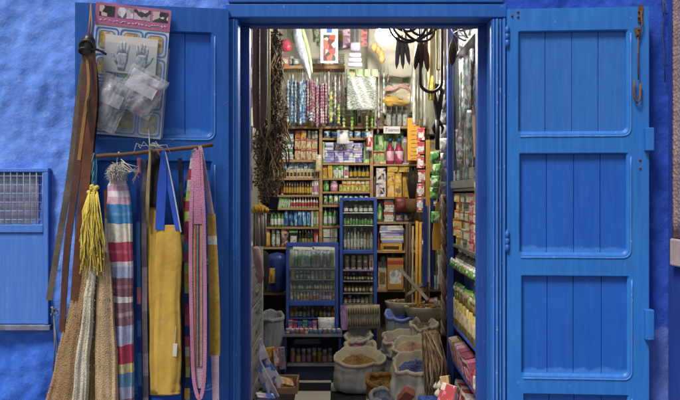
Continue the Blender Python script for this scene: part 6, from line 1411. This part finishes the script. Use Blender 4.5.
sack('low open tan sack slumped at the foot of the purple petal sack', 381, 380, 14, 1.56, .121, 1, ['#6a4a20', '#7a5828', '#5a3e1a', '#86642e'], mat_knit('ochre_sacking', '#94703c', '#6f5024', 170, 170), seed=7, tilt=.5, roll=.022)
sack('pale striped sack of dark brown bark at left below the dark blue bag', 273, 314, 11.5, 2.2, .121, 1, ['#4a3420', '#5a4026', '#3c2a1a', '#644a2e'], plastic_sack, seed=8, belly=1.1, roll=.016, tilt=.35)
sack('grey sack with its neck open at the bottom in front of the brown tea sack', 385, 396, 15, 1.3, .121, 1, ['#4a5068', '#3c4258', '#585e74', '#4a5068'], plastic_sack, seed=9, roll=.02, tilt=.3)
sack('pale sack rising behind the pink powder under the incense strip', 359, 334, 15, 2.27, .121, 1, ['#6a6454', '#7a7462', '#565040', '#8a846e'], burlap, seed=31, roll=.016, tilt=.3)
sack('narrow grey sack between the brown tea sack and the purple petals', 386, 352, 8, 1.9, .121, 1, ['#5a5448', '#6a6456', '#4a4438', '#7a7464'], plastic_sack, seed=32, roll=.014, tilt=.3, belly=1.15)
sack('pale sack of yellowish grain between the two chip baskets and the vivid blue powder', 424, 322, 13, 2.1, .121, 1, ['#8a7440', '#9a844c', '#7a6434', '#a8925a'], jute, seed=33, roll=.014, tilt=.4)
sack('slumped sack of dark leaves between lavender and the blue post', 431, 376, 11, 1.6, .121, 1, ['#34341f', '#45452c', '#2a2a18', '#50502f'], plastic_sack, seed=34, roll=.016, tilt=.4)
# basins of wood chips behind the blue powder
for px, py, r, y, lab, sd in ((405, 299, 19, 2.42, 'wide basket of tan wood chips, left of the two behind the blue powder', 21), (424, 304, 19, 2.25, 'wide pale basket of brown bark, right of the two behind the blue powder', 22)):
    t = thing('chip_basket', lab, 'basket', P(px, py + 16, y)); s = S(y); r_ = r / s; h = 14 / s
    G().lathe([(r_ * .7, 0), (r_, h), (r_ * 1.06, h), (r_ * 1.06, h * .93), (r_ * .76, -.01)], 24, (0, 0, 0), 0, sy=.7).build('rim', mat('basket_weave', '#a39a84', '#877d66', scale=50, rough=.8, bump=.6, bscale=90), t, local=True)
    g = G()
    for k in range(90):
        a = rr_.random() * 6.28; q = rr_.random() ** .5 * r_ * .9; c = Vector((math.cos(a) * q, math.sin(a) * q * .7, h * .8 + rr_.random() * .03)); g.obox(c, (.035, .012, .006), (jit(30), jit(30), jit(180)))
    g.build('chips', mat('wood_chips', '#8a6a3c', '#5f4526', scale=30, rough=.9), t, local=True)
    g = G(); g.lathe([(0, h * .7), (r_ * .95, h * .7), (r_ * .9, h * .6), (0, h * .6)], 20, sy=.7); g.build('filling', mat('dark_chips', '#4c3820', '#3a2a18', rough=.9), t, local=True)
    tag(G().lathe([(0, 0), (.14, 0), (.14, P(px, py + 16, y).z - .121 - .004), (0, P(px, py + 16, y).z - .121 - .004)], 20, (P(px, 0, y).x, y, .121), sy=.7).build('basket_stand', dark_wood, org=(P(px, 0, y).x, y, .121)), 'round dark wooden stand under the %s' % ('left basket of wood chips' if sd == 21 else 'right basket of bark'), 'stand')
# crossed pale slats
for (a, b, lab) in (((399, 268, 2.1), (428, 300, 1.9), 'pale wooden slat slanting down to the right over the baskets'), ((430, 279, 2.05), (406, 296, 2.15), 'pale wooden slat slanting down to the left over the baskets')):
    tag(G().ribbon([P(*a), P(*b)], .026, (0, .6, 1), .012).build('plank', mat('pale_slat', '#6f6856', '#575040', scale=10, rough=.8), org=P(*a)), lab, 'slat')
# sticks standing beside the cartons
for k, (px, py0, py1, col, lab) in enumerate(((407, 224, 284, 'brown_cane', 'dark brown cane, leftmost upright by the yellow sticks'), (410, 222, 284, 'brown_cane', 'dark brown cane next to the yellow sticks'), (413, 226, 284, 'tan_cane', 'thin tan cane between brown canes and yellow stick'), (417, 221, 290, 'yellow_wood', 'thick yellow stick standing right of the brown canes'), (420.5, 222, 290, 'yellow_wood', 'second yellow stick touching the dark blue sashes'))):
    y = 2.35; m = {'brown_cane': mat('brown_cane', '#4a3426', '#38271c', scale=8, stretch=(4, 4, 1)), 'tan_cane': mat('tan_cane', '#a08a64', '#86714c', scale=8), 'yellow_wood': mat('yellow_wood', '#b5862e')}[col]
    tag(G().tube([P(px, py0, y), P(px - .6, py1, y - .02), (P(px - 1, py1, y).x, y - .04, .125)], .0125 if k != 2 else .008, 8).build('walking_cane', m, org=P(px, py0, y)), lab, 'cane')
# hanging blue sashes
for k, (px, py0, py1, w, col, lab) in enumerate(((425, 203, 286, .035, '#22387c', 'dark blue sash hanging right of the yellow sticks'), (428.5, 205, 282, .03, '#8a8c92', 'pale grey sash between two dark blue ones'), (431.5, 203, 288, .035, '#1c2f6c', 'dark blue sash left of the brown rope'), (434.5, 210, 270, .03, '#2a2420', 'blackish brown sash just left of the brown rope'))):
    y = 1.75 + .03 * k; tag(G().ribbon([P(px, py0 - 4, y), P(px + jit(.5), (py0 + py1) / 2, y + .01), P(px + jit(1), py1, y)], w, (1, .5 * (-1) ** k, 0), .006).build('scarf', mat('sash_%d' % k, col, rough=.9), org=P(px, py0, y)), lab, 'sash')
tag(G().ribbon([P(437, 203, 1.5), P(439, 215, 1.5), P(437, 236, 1.5), P(436, 250, 1.5)], [.02, .06, .07, .05], (1, .2, 0), .006).build('yellow_pouch', mat('yellow_card_ink', '#cf9a2c'), org=P(438, 203, 1.5)), 'small flat yellow pouch hanging left of the brown rope', 'pouch')
tag(G().ribbon([P(441, 255, 1.42), P(441.5, 275, 1.42), P(440, 284, 1.42)], [.04, .05, .03], (1, .2, 0), .01).build('white_cloth', mat('white_wool', '#d2ccc2'), org=P(441, 255, 1.42)), 'scrap of white cloth tucked beside the brown rope', 'cloth')
tag(G().tube([(P(437, 0, 1.55).x, 1.55, 3.09), P(437, 150, 1.55), P(437, 205, 1.55), P(436, 290, 1.55)], .0045, 6).build('thin_rope', thread, org=P(437, 150, 1.55)), 'thin grey rope running down behind the green packets', 'rope')
# clear film packets and tubes filling the corner before the blue post
gp = None
for k in range(11):
    s = S(1.45); py = 52 + k * 14.5; px = 443.5 + jit(.8)
    if gp is None: gp = tag(mk_pouch(8 / s, 15 / s, .03, None).build('film_packet', [mat_print('corner_film', ['#94968f', '#b5b6ae', '#74766f', '#a59aa8', '#c2c3bb', '#85907e'], (3, 3, 5), smooth=True), greyp, white], org=P(px, py + 14, 1.47), local=True), 'greyish clear film packet in the chain hanging left of the blue post', 'packet', 'chain of clear film packets')
    else: dup(gp, P(px, py + 14, 1.47 + jit(.02)), (0, 0, R(jit(30))))
gp = None
for k, (px, py0, py1) in enumerate(((414, 70, 124), (417.5, 62, 126), (421, 66, 120), (424.5, 58, 126), (412, 78, 112))):
    y = 2.2 + .03 * k; s = S(y); h = (py1 - py0) / s
    if gp is None: h0 = h; gp = tag(G().lathe([(0, 0), (.012, 0), (.013, .02), (.013, h - .03), (.005, h - .01), (.002, h + .2)], 10).build('glass_tube', mat_pick('glass_tubes', ['#a8a99c', '#b8b8ac', '#8a8478', '#6f6a60'], rough=.15), org=P(px, py1, y), local=True), 'pale glass tube hanging upright behind the long black loop', 'tube', 'glass tubes behind the black loop')
    else: dup(gp, P(px, py1, y), scale=(1, 1, h / h0))
gp = None
for k, (px, py) in enumerate(((423, 222), (427, 240), (431, 225), (425, 258), (434, 246), (430, 268))):
    s = S(1.95)
    if gp is None: gp = tag(mk_pouch(7 / s, 17 / s, .04, None).build('herb_packet', [pk_('herb_films', ['#7a6a48', '#54604a', '#94845c', '#3f4454', '#8a5a4a']), pk_('herb_films', []), white], org=P(px, py, 1.95), local=True), 'small dull herb packet hung among the dark blue scarves', 'packet', 'herb packets among the blue scarves')
    else: dup(gp, P(px, py, 1.93 + jit(.03)), (0, 0, R(jit(25))))
tag(mk_pouch(.055, .17, .03, None).build('doll_packet', [whitep, redb, whitep], org=P(369.5, 151, 2.5), local=True), 'white packet with red figure hanging at the right upright of the middle bay', 'packet')
tag(mk_pouch(.05, .15, .03, None).build('hand_packet', [mat_print('tan_packet', ['#c0a478', '#b5945c', '#cdbb98'], (2, 1, 3), smooth=True), cream, white], org=P(318.5, 172, 2.52), local=True), 'tan packet hanging on the upright between left and middle rear bays', 'packet')
tag(mk_pouch(.11, .12, .03, None).build('white_packet', [whitep, whitep, white], org=P(343, 144, 2.5), local=True), 'white packet hanging before the purple packet piles', 'packet')
cc_ = thing('corner_cupboard', 'dark wooden open cupboard in the far right corner with mixed stock', 'cupboard', P(440, 300, 2.6))
for k, py in enumerate((134, 152, 172, 194, 217, 240, 264, 290, 318)): hz(428.5, 462, py, 1.8, 2.58, 2.80, dark_wood, cc_)
g = G(); g.box(P(428.5, 0, 2.58).x, P(462, 0, 2.58).x, 2.802, 2.82, .121, P(0, 134, 2.58).z); g.build('back_panel', dark_wood, cc_)
vt(426.9, 134, 380, 1.5, 2.585, 2.80, dark_wood, cc_, 'side'); vt(462.2, 134, 380, 1.6, 2.585, 2.80, dark_wood, cc_, 'side')
for i, (a_, b_) in enumerate(((137, 151.8), (155, 171.8), (175, 193.8), (198, 216.8), (221, 239.8), (243, 263.8), (267, 289.8), (293, 317.8))): filler(429, 458, a_, b_, 'corner cupboard, shelf %s' % ['one', 'two', 'three', 'four', 'five', 'six', 'seven', 'eight'][i], 6, 300 + i, y=2.60)
# brown rope column
g = G()
for q in range(3):
    g.tube([P(443.5 + 1.6 * math.sin(k * .9 + q * 2.1), 195 + k * 3.6, 1.40 - .012 * math.cos(k * .9 + q * 2.1)) for k in range(40)], .0105, 6, q)
tag(g.build('twisted_rope', [mat('rope_brown', '#5c4638', '#463428', scale=30, rough=.9), mat('rope_rose', '#7d6258', '#654c44', scale=30, rough=.9), mat('rope_tan', '#86745e', '#6d5c48', scale=30, rough=.9)], org=P(443, 195, 1.4)), 'long twisted brown rope hanging along the blue post', 'rope')
# root bundle on the floor at right
g = G()
for k in range(190):
    a = P(431 + rr_.gauss(0, 4), 330 + rr_.random() * 8, 1.3 + jit(.06)); b = P(438 + rr_.gauss(0, 6), 385 + rr_.random() * 22, 1.15 + jit(.1)); m1 = (a + b) / 2 + Vector((rr_.uniform(-.05, .05), rr_.uniform(-.06, .02), rr_.uniform(-.02, .03)))
    b.z = max(b.z, .125); g.tube([a, m1, b], [.0045, .0055, .003], 5, rr_.choice([0, 0, 1, 2]))
tag(g.build('root_bundle', [mat('root_tan', '#7a644c', '#5f4b36', scale=20, rough=.9), mat('root_brown', '#57422e', '#40301f', scale=20, rough=.9), mat('root_pale', '#97836a', '#7d6a52', scale=20, rough=.9)], org=P(435, 340, 1.3)), 'loose bundle of tan roots leaning against the blue post by lavender', 'roots')
g = G()
for k in range(8):
    c = P(437 + jit(6), 385 + jit(9), 1.0 + jit(.06)); r = random.uniform(.018, .028); g.lathe([(0, -r * .8), (r * .8, -r * .6), (r, 0), (r * .6, r * .7), (r * .25, r * .95), (.003, r * 1.35)], 9, c)
tag(g.build('garlic_heads', mat('garlic_white', '#b9b2a3', '#9c9484', scale=30, rough=.6), org=P(437, 390, 1.0)), 'heap of whitish garlic heads at the lower right floor', 'garlic')
def fb(name, label, cat, px, py, y, size, rot, mats):
    c = P(px, py, y); g = G(); g.obox((0, 0, 0), size, (0, 0, 0), 0, 1); return tag(g.build(name, mats, org=c, local=True, bevel=.004, rot=tuple(R(k) for k in rot)), label, cat)
fb('red_brick_box', 'dull brick red box tilted on the floor before the lavender sack', 'box', 406, 396, 1.15, (.075, .06, .12), (35, 28, 10), [mat('brick_red', '#7a4038', '#64332c', rough=.8), mat('brick_red', '#7a4038')])
fb('blue_box', 'blue box lying on the floor at the bottom right of the doorway', 'box', 432, 404, 1.0, (.16, .12, .07), (10, 5, 20), [bluel, bluep])
fb('printed_packet', 'white printed packet on the floor before the side shelving', 'packet', 447, 398, .75, (.10, .05, .17), (-20, 10, -30), [whitep, redb])
fb('printed_packet', 'ochre printed packet leaning against the blue post near the floor', 'packet', 446, 385, 1.0, (.06, .05, .12), (-10, -12, -20), [goldp, tanb])
# left floor clutter
fb('printed_carton', 'long pink and blue printed carton leaning nearest the low cabinet', 'box', 268, 367, 1.75, (.075, .05, .46), (-12, -33, 10), [mat_print('long_print', ['#a88aa0', '#2f56a4', '#b5b0b8', '#3a62b0', '#b08090', '#c0bac0'], (2, 1, 6)), mat_print('long_print', [])])
fb('printed_carton', 'long mauve and white printed carton leaning under the pink and blue one', 'box', 262, 373, 1.62, (.07, .05, .44), (-10, -28, 6), [mat_print('long_print_b', ['#9a8aa8', '#b8b2bc', '#7d6a94', '#b590a4', '#5a6aa4'], (2, 1, 6)), mat_print('long_print_b', [])])
fb('lilac_bag', 'crumpled lilac packet at the upper end of the leaning cartons', 'packet', 258, 350, 1.7, (.11, .07, .15), (0, -20, 10), [purplep, purplep])
fb('yellow_packet', 'yellow packet standing behind the leaning printed cartons', 'packet', 271, 355, 2.02, (.07, .05, .12), (0, -8, 0), [goldp, goldp])
fb('red_packet', 'red packet standing between yellow packet and low cabinet', 'packet', 276.5, 357, 2.0, (.045, .05, .13), (0, -6, 0), [redl, redb])
fb('pinkish_packet', 'greyish pink packet standing against the side of the low cabinet', 'packet', 282, 358, 2.0, (.05, .05, .17), (0, -4, 0), [pk_('greyish_pink', ['#8f7a80']), pk_('greyish_pink', [])])
tr = thing('wooden_tray', 'shallow pale wooden crate on the floor left of the white tile', 'crate', P(287, 392, 1.75))
def tb(nm, x0, x1, y0, y1, z0, z1): g = G(); g.box(x0, x1, y0, y1, z0, z1); g.build(nm, pale_wood, tr, local=True, bevel=.003)
tb('side', -.085, -.075, -.1, .14, -.03, .10); tb('side', .075, .085, -.1, .14, -.03, .10); tb('side', -.074, .074, .13, .14, -.03, .10); tb('side', -.074, .074, -.1, -.09, -.03, .06); tb('base', -.074, .074, -.089, .129, -.03, -.02)
fb('brown_bundle', 'brown paper bundle lying inside the shallow wooden crate', 'bundle', 286, 385, 1.78, (.10, .14, .07), (8, 14, 10), [tanb, tanb])
g = G()
for k in range(260):
    c = P(258 + rr_.gauss(0, 6), 399 + rr_.random() * 8, 1.35 + jit(.1)); d = Vector((rr_.uniform(-1, 1), rr_.uniform(-1, 1), rr_.uniform(.1, 1))).normalized() * rr_.uniform(.03, .07); s_ = d.cross(Vector((0, 0, 1))).normalized() * .006
    g.add([c - s_, c + s_, c + s_ * .6 + d, c - s_ * .6 + d], [(0, 1, 2, 3)], rr_.choice([0, 1]))
tag(g.build('green_herb_bunch', [mat('dry_green', '#4c5a3a', '#3a462c', scale=20, rough=.9), mat('grey_green', '#66705a', '#525c46', scale=20, rough=.9)], org=P(258, 402, 1.35)), 'heap of dry grey green herbs on the floor just inside the left jamb', 'herbs')
fb('printed_packet', 'blue and pink packet lying on the dry green herbs', 'packet', 264, 400, 1.25, (.13, .06, .08), (20, 10, 25), [mat_print('long_print', []), purplep])

# ================================================================== light, sky, camera
w = bpy.data.worlds.new('World'); sc.world = w; w.use_nodes = True
nt = w.node_tree; bg = nt.nodes['Background']
sky = N(nt, 'ShaderNodeTexSky'); sky.sky_type = 'NISHITA'; sky.sun_disc = False
EL, AZ = 56.0, 222.0        # sun above and a little left, behind thin cloud
sky.sun_elevation = R(EL); sky.sun_rotation = R(AZ); sky.dust_density = 3.0; sky.air_density = 1.0; sky.ozone_density = 1.0
nt.links.new(sky.outputs[0], bg.inputs[0]); bg.inputs[1].default_value = SKY
sl = bpy.data.lights.new('sun', 'SUN'); sl.energy = SUN; sl.angle = R(16); sl.color = (1, .95, .88)
so = bpy.data.objects.new('sun', sl); COL.objects.link(so)
az = R(AZ); d = Vector((math.sin(az) * math.cos(R(EL)), math.cos(az) * math.cos(R(EL)), math.sin(R(EL))))
so.rotation_euler = d.to_track_quat('Z', 'Y').to_euler(); so.location = d * 20
cd = bpy.data.cameras.new('camera'); cam = bpy.data.objects.new('camera', cd); COL.objects.link(cam)
cd.sensor_width = 36; cd.lens = 36 * FPX / 680; cd.shift_y = -(200 - CY) / 680; cd.clip_end = 300; cd.clip_start = .05
cam.location = (0, -D, ZC); cam.rotation_euler = (R(90), 0, 0); sc.camera = cam
vs = sc.view_settings; vs.view_transform = 'Standard'; vs.look = 'None'; vs.exposure = EXPO; vs.gamma = 1; vs.use_curve_mapping = False
sc.render.engine = 'CYCLES'; sc.cycles.use_denoising = True; sc.cycles.max_bounces = 8; sc.cycles.diffuse_bounces = 4; sc.cycles.transparent_max_bounces = 16; sc.cycles.sample_clamp_indirect = 4
